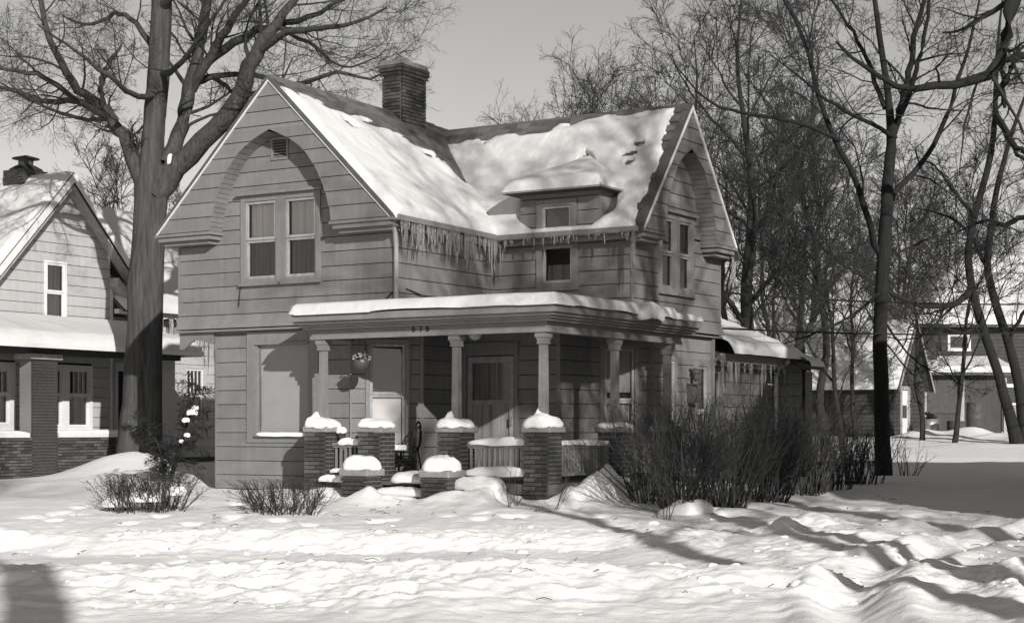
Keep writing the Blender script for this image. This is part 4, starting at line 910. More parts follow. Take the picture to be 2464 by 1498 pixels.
MB().box(0, .07, 0, .1, 1.0, 3.3, fdn).box(.85, .93, 0, .1, 1.0, 3.3, fdn).box(.072, .848, 0, .1, 3.1, 3.3, fdn).build('door_frame', M['bside'], nb); MB().box(.072, .848, 0, .03, 1.0, 3.098, fdn).build('door', M['dark'], nb)
MB().box(5.6 + 2.9, 5.6 + 3.3, .045, .06, .72, .86, fp).build('cellar_window', M['white'], nb)
# chimney with a metal cowl
cn = MB().box(nl(-15.05, 0)[0], nl(-14.35, 0)[0], nl(0, 5.0)[1], nl(0, 5.74)[1], 7.0, 7.86).build('chimney', M['mortar'], nb)
f1c, _ = nfr(-14.35, 4.99, -14.35, 5.75); bricks_on(f1c, 0, .76, 7.2, 7.87, cn, M['chbrick'], single=False, seed=71, proud=.01)
f1c, _ = nfr(-15.05, 4.99, -14.35, 4.99); bricks_on(f1c, 0, .7, 7.2, 7.87, cn, M['chbrick'], single=False, seed=72, proud=.01)
MB().lathe([(.40, 7.86), (.38, 7.92), (.24, 8.0), (.22, 8.0)], 8, (*nl(-14.7, 5.37), 0)).build('chimney_cap', M['chbrick'], cn)
MB().lathe([(.18, 8.0), (.18, 8.16), (.17, 8.16)], 12, (*nl(-14.7, 5.37), 0)).lathe([(.33, 8.162), (.32, 8.18), (.05, 8.25)], 14, (*nl(-14.7, 5.37), 0)).build('cowl', M['dmetal'], cn)
# its snow
def nb_snow(o, label): o.location = nb.location; o.rotation_euler = (0, 0, -ANG); return tag(o, label, 'snow', 'snow on the neighbour house', 'stuff')
def edge_t(e0, e1, t0, seed, sc=1., w=.12):
    def f(a, b):
        d = np.minimum(np.minimum(a, 1 - a) * e0, np.minimum(b, 1 - b) * e1)
        return t0 * np.sqrt(np.clip(d / w, 0, 1)) * (1 + .15 * fbm(a * e0 * sc, b * e1 * sc, seed, 3))
    return f
kk = 1 / math.hypot(1, KG)
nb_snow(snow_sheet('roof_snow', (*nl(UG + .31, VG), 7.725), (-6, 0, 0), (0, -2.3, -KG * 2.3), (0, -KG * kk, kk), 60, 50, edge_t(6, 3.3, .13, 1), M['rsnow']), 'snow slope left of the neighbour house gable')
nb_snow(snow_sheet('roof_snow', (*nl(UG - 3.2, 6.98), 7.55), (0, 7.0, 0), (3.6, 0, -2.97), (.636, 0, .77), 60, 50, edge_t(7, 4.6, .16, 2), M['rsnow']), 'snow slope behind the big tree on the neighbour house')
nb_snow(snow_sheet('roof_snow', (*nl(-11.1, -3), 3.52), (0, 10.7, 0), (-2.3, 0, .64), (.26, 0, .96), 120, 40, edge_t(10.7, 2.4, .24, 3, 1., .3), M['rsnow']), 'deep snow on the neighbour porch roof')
for i, (a, b, lb) in enumerate(((2.0, 5.62, 'snow strip on the brick porch wall left of its pillar'), (6.48, 9.2, 'snow strip on the brick porch wall right of its pillar'))):
    o = mound('snow_strip', (b - a) / 2, .19, .07, M['snow'], 81 + i, 8., .0, n=60); x, y = w2(-11.74, (a + b) / 2 - 3); o.location = (x, y, 1.602); o.rotation_euler = (0, 0, -ANG + math.pi / 2); tag(o, lb, 'snow', 'snow on the brick porch wall')

# ================================================================== BUILDINGS FAR RIGHT
def gl(cx, cy): return lambda u, v: tuple(np.array([u, v]) - np.array([cx, cy]))
gu, gv = -4.85, 41.7
x, y = w2(gu, gv); gar = empty('garage', (x, y, 0), -ANG); tag(gar, 'small gabled outbuilding with a white door behind the dark tree', 'outbuilding')
fg, Lg = frame((0, -1.9), (0, 1.9))
gw = wall_core(fg, 0, 3.8, 1.0, 3.4, gar); MB().prism([(-.2, -1.9, 3.4), (-.2, 1.9, 3.4), (-.2, 0, 5.75)], (.06, 0, 0)).build('gable', M['backing'], gar)
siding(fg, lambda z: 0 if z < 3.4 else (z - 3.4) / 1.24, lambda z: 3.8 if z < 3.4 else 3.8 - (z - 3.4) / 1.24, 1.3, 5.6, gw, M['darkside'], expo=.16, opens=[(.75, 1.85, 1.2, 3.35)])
dd = MB().box(.75, .90, -.1, .04, 1.2, 3.35, fg).box(1.70, 1.85, -.1, .04, 1.2, 3.35, fg).box(.902, 1.698, -.1, .04, 3.2, 3.35, fg).build('door_frame', M['wtrim'], gar)
de = MB().box(.91, 1.69, -.08, -.02, 1.2, 3.19, fg).build('door', M['white'], gar)
for k in range(4): MB().box(1.0 + k * .155, 1.12 + k * .155, -.019, -.012, 2.1, 2.6, fg).build('pane', M['room'], de)
fg2, Lg2 = frame((-5.5, -1.9), (-.02, -1.9)); gw2 = wall_core(fg2, 0, Lg2, 1.0, 3.35, gar); siding(fg2, 0, Lg2, 1.3, 3.35, gw2, M['darkside'], expo=.16)
for sg in (-1, 1):
    MB().prism([(.3, 0, 5.98), (.3, sg * 2.2, 3.25), (-5.8, sg * 2.2, 3.25), (-5.8, 0, 5.98)], (0, 0, -.08)).build('roof', M['deckroof'], gar)
    MB().prism([(.31, 0, 5.97), (.31, sg * 2.2, 3.24), (.31, sg * 2.2, 3.08), (.31, 0, 5.81)], (.03, 0, 0)).build('rake_trim', M['wtrim'], gar)
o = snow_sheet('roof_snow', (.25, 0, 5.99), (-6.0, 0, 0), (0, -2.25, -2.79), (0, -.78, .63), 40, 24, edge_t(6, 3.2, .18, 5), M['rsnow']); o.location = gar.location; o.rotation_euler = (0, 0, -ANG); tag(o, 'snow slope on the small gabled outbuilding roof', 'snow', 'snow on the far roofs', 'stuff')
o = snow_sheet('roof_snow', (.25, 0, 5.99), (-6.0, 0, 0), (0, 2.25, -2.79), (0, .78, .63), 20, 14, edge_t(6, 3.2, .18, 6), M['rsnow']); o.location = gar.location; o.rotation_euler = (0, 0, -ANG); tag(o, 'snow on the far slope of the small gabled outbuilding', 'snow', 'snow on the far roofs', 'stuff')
dh = empty('dark_house', (22.5, 72, 0), R(4)); tag(dh, 'dark clapboard two-storey house behind the bins at the right', 'house')
fh, Lh = frame((-5.4, 0), (7, 0))
hw_ = wall_core(fh, 0, Lh, 1.2, 6.1, dh)
ow = [(1.55, 2.55, 5.05, 5.75), (2.45, 2.95, 2.2, 4.05), (4.0, 4.8, 1.9, 3.6)]
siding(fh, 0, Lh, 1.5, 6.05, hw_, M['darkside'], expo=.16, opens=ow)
window(fh, 1.55, 2.55, 5.05, 5.75, dh, 'white', 'wtrim', .08, .5, None, None, single=True); window(fh, 2.45, 2.95, 2.2, 4.05, dh, 'white', 'white', .09, .5, None, 'lace'); window(fh, 4.0, 4.8, 1.9, 3.6, dh, 'white', 'white', .09, .5, None, 'lace')
MB().box(0, Lh, .01, .05, 6.06, 6.2, fh).build('fascia', M['wtrim'], dh)
MB().prism([(-5.8, -.6, 6.1), (7.4, -.6, 6.1), (7.4, 4, 9.4), (-1.4, 4, 9.4)], (0, 0, -.1)).build('roof', M['deckroof'], dh)
MB().prism([(-5.8, 8.6, 6.1), (7.4, 8.6, 6.1), (7.4, 4, 9.4), (-1.4, 4, 9.4)], (0, 0, -.1)).build('roof', M['deckroof'], dh)
MB().prism([(-5.8, -.6, 6.1), (-1.4, 4, 9.4), (-5.8, 8.6, 6.1)], (0, 0, -.1)).build('roof', M['deckroof'], dh)
MB().box(-5.4, 7, .3, 8, 1.2, 6.0).build('wall', M['darkside'], dh)
fpn, _ = frame((-5.6, -2.2), (-2.0, -2.2))
MB().box(0, .12, -.1, 0, 1.2, 4.0, fpn).box(1.55, 1.72, -.1, 0, 1.2, 4.0, fpn).box(3.4, 3.52, -.1, 0, 1.2, 4.0, fpn).build('porch_post', M['wtrim'], dh)
MB().box(.14, 1.5, -.25, -.2, 1.3, 2.3, fpn).box(1.75, 3.38, -.25, -.2, 1.3, 4.0, fpn).build('porch_panel', M['darkside'], dh); MB().box(.14, 1.5, -.22, -.21, 2.32, 4.0, fpn).build('screen', M['found'], dh)
MB().prism([(-5.9, -2.5, 4.0), (-1.8, -2.5, 4.0), (-1.8, 0, 4.6), (-5.9, 0, 4.6)], (0, 0, -.1)).build('porch_roof', M['deckroof'], dh)
MB().box(-5.2, -4.7, -1.2, -.8, 4.5, 5.0).build('flue', M['found'], dh)
def far_snow(root, org, ex, ey, n3, t0, seed, label, nx_=40, ny_=24):
    o = snow_sheet('roof_snow', org, ex, ey, n3, nx_, ny_, edge_t(np.linalg.norm(ex), np.linalg.norm(ey), t0, seed, .7), M['rsnow']); o.location = root.location; o.rotation_euler = root.rotation_euler; tag(o, label, 'snow', 'snow on the far roofs', 'stuff')
def hip_t(a, b):
    d = np.minimum(np.minimum(a * 13.3 - b * 4.45, (1 - a) * 13.3), np.minimum(b, 1 - b) * 5.7)
    return np.where(d < 0, -.02, .25 * np.sqrt(np.clip(d / .15, 0, 1)) * (1 + .15 * fbm(a * 9, b * 4, 7, 3)))
o = snow_sheet('roof_snow', (-5.85, -.65, 6.12), (13.3, 0, 0), (0, 4.7, 3.33), (0, -.58, .81), 60, 30, hip_t, M['rsnow']); o.location = dh.location; o.rotation_euler = dh.rotation_euler; tag(o, 'broad snow roof of the dark two-storey house', 'snow', 'snow on the far roofs', 'stuff')
o = snow_sheet('roof_snow', (-5.85, 8.6, 6.12), (0, -9.2, 0), (4.45, 0, 3.33), (-.6, 0, .8), 30, 20, lambda a, b: np.where(np.minimum(a, 1 - a) * 2 < b * 1.02, -.02, .2), M['rsnow']); o.location = dh.location; o.rotation_euler = dh.rotation_euler; tag(o, 'snow on the hipped end of the dark two-storey house roof', 'snow', 'snow on the far roofs', 'stuff')
far_snow(dh, (-5.95, -2.55, 4.02), (4.2, 0, 0), (0, 2.5, .6), (0, -.23, .97), .22, 8, 'snow on the porch roof behind the bins')
# other houses further back, seen through the trees
def back_house(label, X, Y, w_, d_, ze, zr, rz, m, snowl, zb=1.2):
    h = empty('far_house', (X, Y, 0), rz); tag(h, label, 'house', 'houses seen through the trees')
    f, L = frame((-w_ / 2, 0), (w_ / 2, 0)); wc = MB().box(-w_ / 2, w_ / 2, .02, d_, zb, ze).build('wall', M[m], h)
    for k in range(max(2, int(w_ / 2.6))):
        s = .9 + k * 2.4
        for zz in ([ze - 1.7] + ([ze - 4.4] if ze - zb > 5 else [])):
            if s + .9 < L:
                wn = MB().box(s, s + .9, -.01, .06, zz, zz + 1.3, f).build('window', M['white'], h); MB().box(s + .1, s + .8, .06, .065, zz + .1, zz + 1.2, f).build('pane', M['room'], wn)
    for (y0, y1) in ((-.5, d_ / 2), (d_ + .5, d_ / 2)):
        MB().prism([(-w_ / 2 - .4, y0, ze), (w_ / 2 + .4, y0, ze), (w_ / 2 + .4, y1, zr), (-w_ / 2 - .4, y1, zr)], (0, 0, -.12)).build('roof', M['deckroof'], h)
    for x_ in (-w_ / 2, w_ / 2 - .05): MB().prism([(x_, 0, ze), (x_, d_, ze), (x_, d_ / 2, zr - .1)], (.05, 0, 0)).build('gable', M[m], h)
    dy = d_ / 2 + .5; dzz = zr - ze; q = math.hypot(dy, dzz)
    far_snow(h, (-w_ / 2 - .4, -.52, ze + .02), (w_ + .8, 0, 0), (0, dy, dzz), (0, -dzz / q, dy / q), .25, int(X * 3) % 50, snowl)
    return h
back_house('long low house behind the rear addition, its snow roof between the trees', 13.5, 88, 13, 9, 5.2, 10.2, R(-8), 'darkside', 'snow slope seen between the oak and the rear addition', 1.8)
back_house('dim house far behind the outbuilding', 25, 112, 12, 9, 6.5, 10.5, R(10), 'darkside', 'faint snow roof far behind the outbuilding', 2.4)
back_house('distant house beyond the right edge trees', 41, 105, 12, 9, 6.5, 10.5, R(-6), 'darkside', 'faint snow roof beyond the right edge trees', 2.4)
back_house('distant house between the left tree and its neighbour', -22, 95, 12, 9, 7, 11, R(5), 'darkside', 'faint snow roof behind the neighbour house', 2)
# neighbour to the right, out of the picture, whose shade falls on the drive
rh = back_house('pale house standing to the right of the drive', 14.4, 14.5, 8, 17, 5.6, 8.6, R(-2), 'bside', 'snow roof of the house right of the drive', .1)
fw_, Lw_ = frame((-4.18, 17), (-4.18, 0)); wcw = MB().box(0, Lw_, -.175, -.16, .3, 5.5, fw_).build('wall', M['backing'], rh)
ows = [(s_, s_ + .95, z_, z_ + 1.45) for s_ in (2.2, 7.4, 12.6) for z_ in (1.3, 3.9)]
siding(fw_, 0, Lw_, .5, 5.5, wcw, M['bside'], opens=ows)
for o_ in ows: window(fw_, *o_, rh, 'white', 'white', .1, .5, 'lace', 'lace')
# drums and bins
def drum(label, px, Y, r, h, m, seed):
    x = (px - 1232) / 4030 * Y; d = empty('steel_drum', (x, Y, hz(x, Y) - .03), seed); tag(d, label, 'barrel', 'barrels by the dark house')
    MB().lathe([(r * .97, 0), (r, .01), (r, h * .32), (r * 1.03, h * .335), (r, h * .35), (r, h * .65), (r * 1.03, h * .665), (r, h * .68), (r, h - .01), (r * 1.03, h), (r * .98, h), (r * .97, h - .03), (.02, h - .03)], 20).build('drum_body', m, d, True); return d
drum('dark ribbed steel drum standing right of the bins', 2345, 62.5, .30, .92, M['dmetal'], 1.)
d2 = drum('pale drum heaped with rubbish beside the white door', 2238, 65, .34, .72, M['metal'], 2.)
rs = random.Random(8); mbr = MB()
for k in range(26):
    a = rs.uniform(0, 6.28); r = rs.uniform(0, .26); p = np.array((r * math.cos(a), r * math.sin(a), .70 + rs.uniform(0, .22) - r * .3)); mbr.tube([p, p + np.array((rs.uniform(-.15, .15), rs.uniform(-.15, .15), rs.uniform(-.05, .15)))], rs.uniform(.02, .05), 5)
mbr.build('rubbish', M['dark'], d2)
drum('low grey drum half sunk in snow between the other two', 2300, 65, .34, .66, M['found'], 3.)

# ================================================================== TREES (vectorised branching)
def resample(pts, n):
    pts = np.array(pts, float); m = len(pts)
    # Catmull-Rom through the points
    t = np.linspace(0, m - 1 - 1e-6, n); i = t.astype(int); f = (t - i)[:, None]
    g = lambda k: pts[np.clip(k, 0, m - 1)]
    p0, p1, p2, p3 = g(i - 1), g(i), g(i + 1), g(i + 2)
    return .5 * (2 * p1 + (p2 - p0) * f + (2 * p0 - 5 * p1 + 4 * p2 - p3) * f ** 2 + (3 * p1 - p0 - 3 * p2 + p3) * f ** 3)
def tubes(groups):
    """groups: list of (P[B,N,3], R[B,N], sides) -> verts, quads"""
    VV = []; QQ = []; off = 0
    for P, Rr, s in groups:
        B, N, _ = P.shape
        if B == 0: continue
        T = np.empty_like(P); T[:, 1:-1] = P[:, 2:] - P[:, :-2]; T[:, 0] = P[:, 1] - P[:, 0]; T[:, -1] = P[:, -1] - P[:, -2]
        T /= np.linalg.norm(T, axis=2, keepdims=True) + 1e-9
        ref = np.where(np.abs(T[..., 2:3]) < .92, np.array([0, 0, 1.]), np.array([1., 0, 0]))
        A = np.cross(T, ref); A /= np.linalg.norm(A, axis=2, keepdims=True) + 1e-9; Bn = np.cross(T, A)
        th = 2 * np.pi * np.arange(s) / s
        ring = P[:, :, None, :] + Rr[:, :, None, None] * (np.cos(th)[None, None, :, None] * A[:, :, None, :] + np.sin(th)[None, None, :, None] * Bn[:, :, None, :])
        VV.append(ring.reshape(-1, 3))
        ix = off + np.arange(B * N * s).reshape(B, N, s); nx_ = np.roll(ix, -1, 2)
        QQ.append(np.stack([ix[:, :-1], nx_[:, :-1], nx_[:, 1:], ix[:, 1:]], -1).reshape(-1, 4)); off += B * N * s
    return np.concatenate(VV), np.concatenate(QQ)
def kids(P, Rr, k, rng, tmin=.25, tmax=1., ang=(35, 65), ratio=(.35, .7), n=5, wander=.18, up=.05, rr=.6, rmin=.003, lmax=None, taper=.25, tip=.65, lmin=0.):
    B, N, _ = P.shape
    if B == 0: return np.zeros((0, n, 3)), np.zeros((0, n))
    L = np.linalg.norm(np.diff(P, axis=1), axis=2).sum(1)
    t = tmin + (tmax - tmin) * (np.arange(k)[None, :] + rng.random((B, k))) / k
    x = t * (N - 1); i = np.minimum(x.astype(int), N - 2); f = x - i; b = np.arange(B)[:, None]
    p = P[b, i] * (1 - f)[..., None] + P[b, i + 1] * f[..., None]; T = P[b, i + 1] - P[b, i]; T /= np.linalg.norm(T, axis=2, keepdims=True) + 1e-9
    r = Rr[b, i] * (1 - f) + Rr[b, i + 1] * f
    q = rng.normal(size=(B, k, 3)); q -= (q * T).sum(2, keepdims=True) * T; q /= np.linalg.norm(q, axis=2, keepdims=True) + 1e-9
    a = np.radians(rng.uniform(ang[0], ang[1], (B, k)))[..., None]
    d = np.cos(a) * T + np.sin(a) * q
    ln = L[:, None] * rng.uniform(ratio[0], ratio[1], (B, k)) * (1 - (1 - tip) * t)
    if lmax: ln = np.minimum(ln, lmax)
    ln = np.maximum(ln, lmin)
    d = d.reshape(-1, 3); p = p.reshape(-1, 3); ln = ln.ravel(); r0 = np.maximum(r.ravel() * rr * rng.uniform(.7, 1.1, B * k), rmin)
    out = np.empty((B * k, n, 3)); out[:, 0] = p; c = p
    for j in range(1, n):
        d = d + rng.normal(size=d.shape) * wander + np.array([0, 0, up]); d /= np.linalg.norm(d, axis=1, keepdims=True)
        c = c + d * (ln / (n - 1))[:, None]; out[:, j] = c
    R2 = np.maximum(r0[:, None] * np.linspace(1, taper, n)[None, :], rmin * .7)
    return out, R2
def tree_obj(name, loc, label, trunk, limbs, levels, seed, mb_, mt_, group=None, cat='tree', rot=0., sides=(12, 9), jit=.02, furrow=0.):
    """trunk/limbs: lists of (points relative to loc, radii); levels: list of kwargs for kids(), applied in turn from the limbs"""
    rng = np.random.default_rng(seed); root = empty(name, loc, rot); tag(root, label, cat, group)
    for pts, rad in trunk:
        nn_ = 90 if furrow else 26; P = resample(pts, 26); Rr = np.interp(np.linspace(0, 1, 26), np.linspace(0, 1, len(rad)), rad)
        P[1:-1] += rng.normal(size=(24, 3)) * Rr[1:-1, None] * .06
        P = resample(P, nn_); Rr = np.interp(np.linspace(0, 1, nn_), np.linspace(0, 1, 26), Rr); sd_ = 40 if furrow else sides[0]
        v, q = tubes([(P[None], Rr[None], sd_)])
        if furrow:
            v = v.reshape(nn_, sd_, 3); th_, zz_ = np.meshgrid(np.arange(sd_) / sd_, np.linspace(0, 1, nn_)); dl = v - P[:, None, :]
            k_ = 1 + furrow * fbm(np.minimum(th_, 1 - th_) * 26, zz_ * 22, seed, 3) + .5 * furrow * fbm(np.minimum(th_, 1 - th_) * 8, zz_ * 9, seed + 5, 3)
            v = (P[:, None, :] + dl * k_[..., None]).reshape(-1, 3)
        link('trunk', np_mesh('trunk', v, q, True), mb_, root)
    cur_P, cur_R = [], []
    for pts, rad in limbs:
        P = resample(pts, 16); Rr = np.interp(np.linspace(0, 1, 16), np.linspace(0, 1, len(rad)), rad)
        P[1:] += rng.normal(size=(15, 3)) * np.minimum(Rr[1:, None] * .4, jit)
        v, q = tubes([(P[None], Rr[None], sides[1])]); link('limb', np_mesh('limb', v, q, True), mb_, root); cur_P.append(P); cur_R.append(Rr)
    if levels:
        if not cur_P:
            for pts, rad in trunk: cur_P.append(resample(pts, 16)); cur_R.append(np.interp(np.linspace(0, 1, 16), np.linspace(0, 1, len(rad)), rad))
        P, Rr = np.array(cur_P), np.array(cur_R); gr = []
        for li, lv in enumerate(levels):
            P, Rr = kids(P, Rr, rng=rng, **lv); gr.append((P, Rr, 6 if li == 0 else (4 if li == 1 else 3)))
        v, q = tubes(gr); link('crown', np_mesh('crown', v, q, True), mt_, root)
    return root
def L_(Y, base, *pts):                # px,py(,dY) -> points relative to base
    return [at(p[0], p[1], Y + (p[2] if len(p) > 2 else 0)) - base for p in pts]
LV = [dict(k=9, ang=(30, 65), ratio=(.35, .6), n=7, wander=.20, up=.03, rr=.42, rmin=.009, tmin=.18, lmin=.8),
      dict(k=8, ang=(30, 65), ratio=(.35, .65), n=6, wander=.22, up=.03, rr=.55, rmin=.006, tmin=.2),
      dict(k=7, ang=(30, 60), ratio=(.35, .7), n=4, wander=.25, up=.02, rr=.6, rmin=.004, tmin=.15, lmax=1.3),
      dict(k=4, ang=(25, 60), ratio=(.35, .7), n=3, wander=.2, up=.02, rr=.6, rmin=.003, tmin=.2, lmax=.6)]

# ---- the big tree on the left
Y = 36.; bx = (335 - 1232) / 4030 * Y; base = np.array([bx, Y, hz(bx, Y) - .12])
pxm = Y / 4030.
tr = [(L_(Y, base, (326, 1105), (332, 1000), (338, 860), (345, 700), (351, 560), (358, 440), (366, 360), (377, 250), (386, 120), (388, 0), (392, -140), (400, -330)), [.44, .37, .32, .30, .285, .27, .25, .235, .225, .21, .18, .12])]
lb = [(L_(Y, base, (345, 440), (322, 390), (300, 330), (268, 285), (255, 262)), [.21, .17, .15, .13, .12]),
      (L_(Y, base, (258, 268), (215, 232), (175, 200, -.4), (140, 140, -.8), (110, 60, -1.), (88, -60, -1.2), (70, -160, -1.2)), [.11, .10, .09, .08, .06, .05, .03]),
      (L_(Y, base, (255, 265), (190, 245, .3), (110, 245, .8), (40, 222, 1.2), (-60, 190, 1.6)), [.08, .07, .06, .05, .025]),
      (L_(Y, base, (262, 280), (200, 248, -1.), (130, 200, -2.), (60, 172, -2.6), (-60, 165, -3)), [.08, .065, .055, .045, .02]),
      (L_(Y, base, (256, 268), (244, 230, -.2), (246, 185, -.3), (268, 145, -.4), (292, 108, -.4)), [.075, .07, .06, .045, .02]),
      (L_(Y, base, (256, 285), (215, 290, .8), (160, 275, 1.4), (90, 250, 2.), (0, 200, 2.5)), [.06, .05, .04, .03, .015]),
      (L_(Y, base, (372, 470), (420, 410), (480, 345, -.3), (540, 285, -.6), (585, 215, -.8), (606, 150, -.9), (640, 85, -1.), (690, 25, -1.), (760, -60, -1.)), [.27, .25, .22, .20, .185, .17, .13, .09, .05]),
      (L_(Y, base, (395, 400), (425, 340, .4), (445, 270, .7), (460, 200, .9), (480, 110, 1.), (495, 20, 1.1), (505, -90, 1.2)), [.19, .17, .16, .15, .13, .11, .07]),
      (L_(Y, base, (462, 215, .9), (500, 150, .6), (530, 95, .3), (575, 30, 0), (640, -60, -.2)), [.12, .11, .10, .07, .04]),
      (L_(Y, base, (470, 180, .9), (540, 115, .5), (620, 75, 0), (690, 58, -.4), (770, 30, -.8), (850, -20, -1)), [.10, .10, .085, .07, .05, .03]),
      (L_(Y, base, (618, 130, -.9), (690, 78, -1.6), (760, 68, -2.2), (840, 60, -2.8), (930, 20, -3)), [.09, .07, .06, .04, .02]),
      (L_(Y, base, (660, 62, -1), (740, 100, -1.8), (800, 150, -2.4), (850, 160, -3), (920, 130, -3.4)), [.05, .04, .03, .02, .01]),
      (L_(Y, base, (480, 190, 1), (600, 180, 1.8), (700, 205, 2.6), (810, 175, 3.2), (890, 190, 4.), (960, 150, 4.6)), [.07, .06, .06, .045, .03, .012]),
      (L_(Y, base, (470, 200, 1), (520, 190, 2), (560, 225, 3), (570, 265, 3.6)), [.07, .06, .04, .02]),
      (L_(Y, base, (386, 150), (330, 60, .8), (280, 30, 1.4), (220, 60, 2), (150, 40, 2.6)), [.08, .06, .05, .04, .02]),
      (L_(Y, base, (380, 230), (320, 230, -1.), (270, 190, -2.), (180, 120, -3), (90, 60, -4)), [.07, .06, .05, .03, .015]),
      (L_(Y, base, (388, 20), (460, -60, -1.), (560, -120, -2), (700, -130, -3)), [.12, .09, .06, .03]),
      (L_(Y, base, (388, 0), (320, -80, .6), (230, -140, 1.2), (100, -160, 2)), [.12, .09, .06, .03]),
      (L_(Y, base, (390, 180), (430, 160, -1.2), (500, 60, -2.4), (560, -20, -3)), [.08, .06, .04, .02])]
LVb = [dict(LV[0], k=9, rr=.34, rmin=.007, tmin=.22, ratio=(.3, .55)), dict(LV[1], k=8, rmin=.0045, rr=.5), dict(LV[2], k=7, rmin=.0030, rr=.5), dict(LV[3], k=3, rmin=.0024)]
big = tree_obj('shade_tree', tuple(base), 'huge grey-barked tree with spreading limbs between the two houses', tr, lb, LVb, 7, M['bark'], M['twig'], furrow=.10)
# stem of the second, fused trunk and its bark collar
P = resample(L_(Y, base, (362, 1100, -.05), (362, 900, -.02), (367, 700), (373, 560), (382, 470), (392, 400)), 20); Rr = np.linspace(.26, .19, 20)
v, q = tubes([(P[None], Rr[None], 14)]); link('trunk', np_mesh('trunk', v, q, True), M['bark'], big)
for (px, py, h) in ((411, 392, .2),):
    o = mound('snow_tuft', .065, .12, h, M['snow'], px, 2.4, n=16); o.location = at(px, py, Y - .12); tag(o, 'snow wedged in the upper fork of the huge tree', 'snow')

# ---- the straight dark tree on the right
Y = 37.; bx = (2126 - 1232) / 4030 * Y; base = np.array([bx, Y, hz(bx, Y) - .12])
tr = [(L_(Y, base, (2126, 1160), (2124, 1060), (2120, 900), (2120, 740), (2126, 600), (2134, 480), (2140, 400), (2145, 330), (2138, 240), (2124, 140), (2110, 40), (2095, -80), (2085, -220)), [.21, .175, .165, .155, .15, .14, .125, .11, .08, .07, .06, .05, .03])]
lb = [(L_(Y, base, (2118, 610), (2090, 540, -.3), (2060, 440, -.6), (2010, 340, -.9), (1975, 250, -1.1), (1950, 150, -1.2), (1915, 50, -1.2), (1860, -40, -1.2)), [.075, .072, .066, .06, .055, .045, .04, .02]),
      (L_(Y, base, (2146, 480), (2175, 440, .3), (2230, 380, .6), (2270, 300, .8), (2300, 200, 1.), (2335, 100, 1.1), (2360, -20, 1.2)), [.07, .066, .06, .055, .045, .035, .02]),
      (L_(Y, base, (2150, 320), (2172, 250, .2), (2190, 160, .3), (2210, 60, .4), (2240, -60, .4)), [.085, .08, .07, .06, .035]),
      (L_(Y, base, (2160, 300), (2200, 190, -.6), (2225, 90, -1.), (2240, -30, -1.2)), [.06, .055, .045, .03]),
      (L_(Y, base, (2130, 260), (2090, 150, .6), (2040, 60, 1.), (1980, -30, 1.2)), [.06, .05, .04, .02]),
      (L_(Y, base, (2020, 340, -.9), (1930, 300, -1.4), (1800, 270, -2), (1700, 240, -2.4), (1620, 150, -2.6)), [.045, .04, .035, .025, .01]),
      (L_(Y, base, (2155, 330), (2080, 290, -1), (2000, 250, -1.8), (1930, 190, -2.4), (1850, 130, -3)), [.05, .045, .035, .025, .01]),
      (L_(Y, base, (2120, 700), (2050, 760, -.8), (1960, 800, -1.4), (1880, 830, -2)), [.035, .03, .02, .01]),
      (L_(Y, base, (2122, 620), (2180, 600, .8), (2250, 570, 1.4), (2330, 560, 2)), [.035, .03, .02, .01]),
      (L_(Y, base, (2122, 760), (2160, 820, 1.), (2220, 880, 1.6), (2290, 905, 2.)), [.03, .025, .018, .01])]
tree_obj('slender_tree', tuple(base), 'tall straight dark-trunked tree at the right of the drive', tr, lb, [dict(LV[0], k=9), dict(LV[1], k=7), dict(LV[2], k=5), dict(LV[3], k=3)], 17, M['barkd'], M['twigd'])

# ---- the crooked tree at the right edge, its limbs drooping into the picture
Y = 33.; bx = (2660 - 1232) / 4030 * Y; base = np.array([bx, Y, hz(bx, Y) - .1])
tr = [(L_(Y, base, (2660, 1160), (2655, 900), (2640, 600), (2600, 300), (2570, 50), (2560, -200)), [.36, .31, .29, .27, .24, .15])]
lb = [(L_(Y, base, (2590, 60), (2520, -60, -.4), (2455, -30, -.8), (2435, 60, -1.), (2400, 140, -1.2), (2360, 180, -1.4), (2300, 198, -1.6), (2230, 215, -1.8), (2160, 205, -2), (2080, 160, -2.3), (2010, 100, -2.5)), [.17, .16, .15, .135, .12, .10, .085, .07, .055, .04, .02]),
      (L_(Y, base, (2610, 250), (2540, 200, -.5), (2470, 130, -.8), (2430, 170, -.9), (2412, 220, -1.), (2420, 260, -1)), [.12, .10, .08, .07, .06, .03]),
      (L_(Y, base, (2396, 270, -1.2), (2430, 330, -1.6), (2480, 380, -2), (2560, 400, -2.2)), [.05, .05, .04, .03]),
      (L_(Y, base, (2640, 700), (2560, 640, .6), (2490, 560, 1.), (2460, 520, 1.2), (2420, 545, 1.4), (2370, 530, 1.6), (2300, 560, 2)), [.10, .09, .075, .06, .05, .035, .015]),
      (L_(Y, base, (2575, 100), (2500, 20, 1.), (2440, -60, 1.6)), [.1, .08, .04])]
tree_obj('crooked_tree', tuple(base), 'crooked tree at the right edge with looping drooping limbs', tr, lb, [dict(LV[0], k=8, lmin=.5, ratio=(.2, .35)), dict(LV[1], k=7), dict(LV[2], k=5), dict(LV[3], k=3)], 27, M['barkd'], M['twigd'], jit=.045)

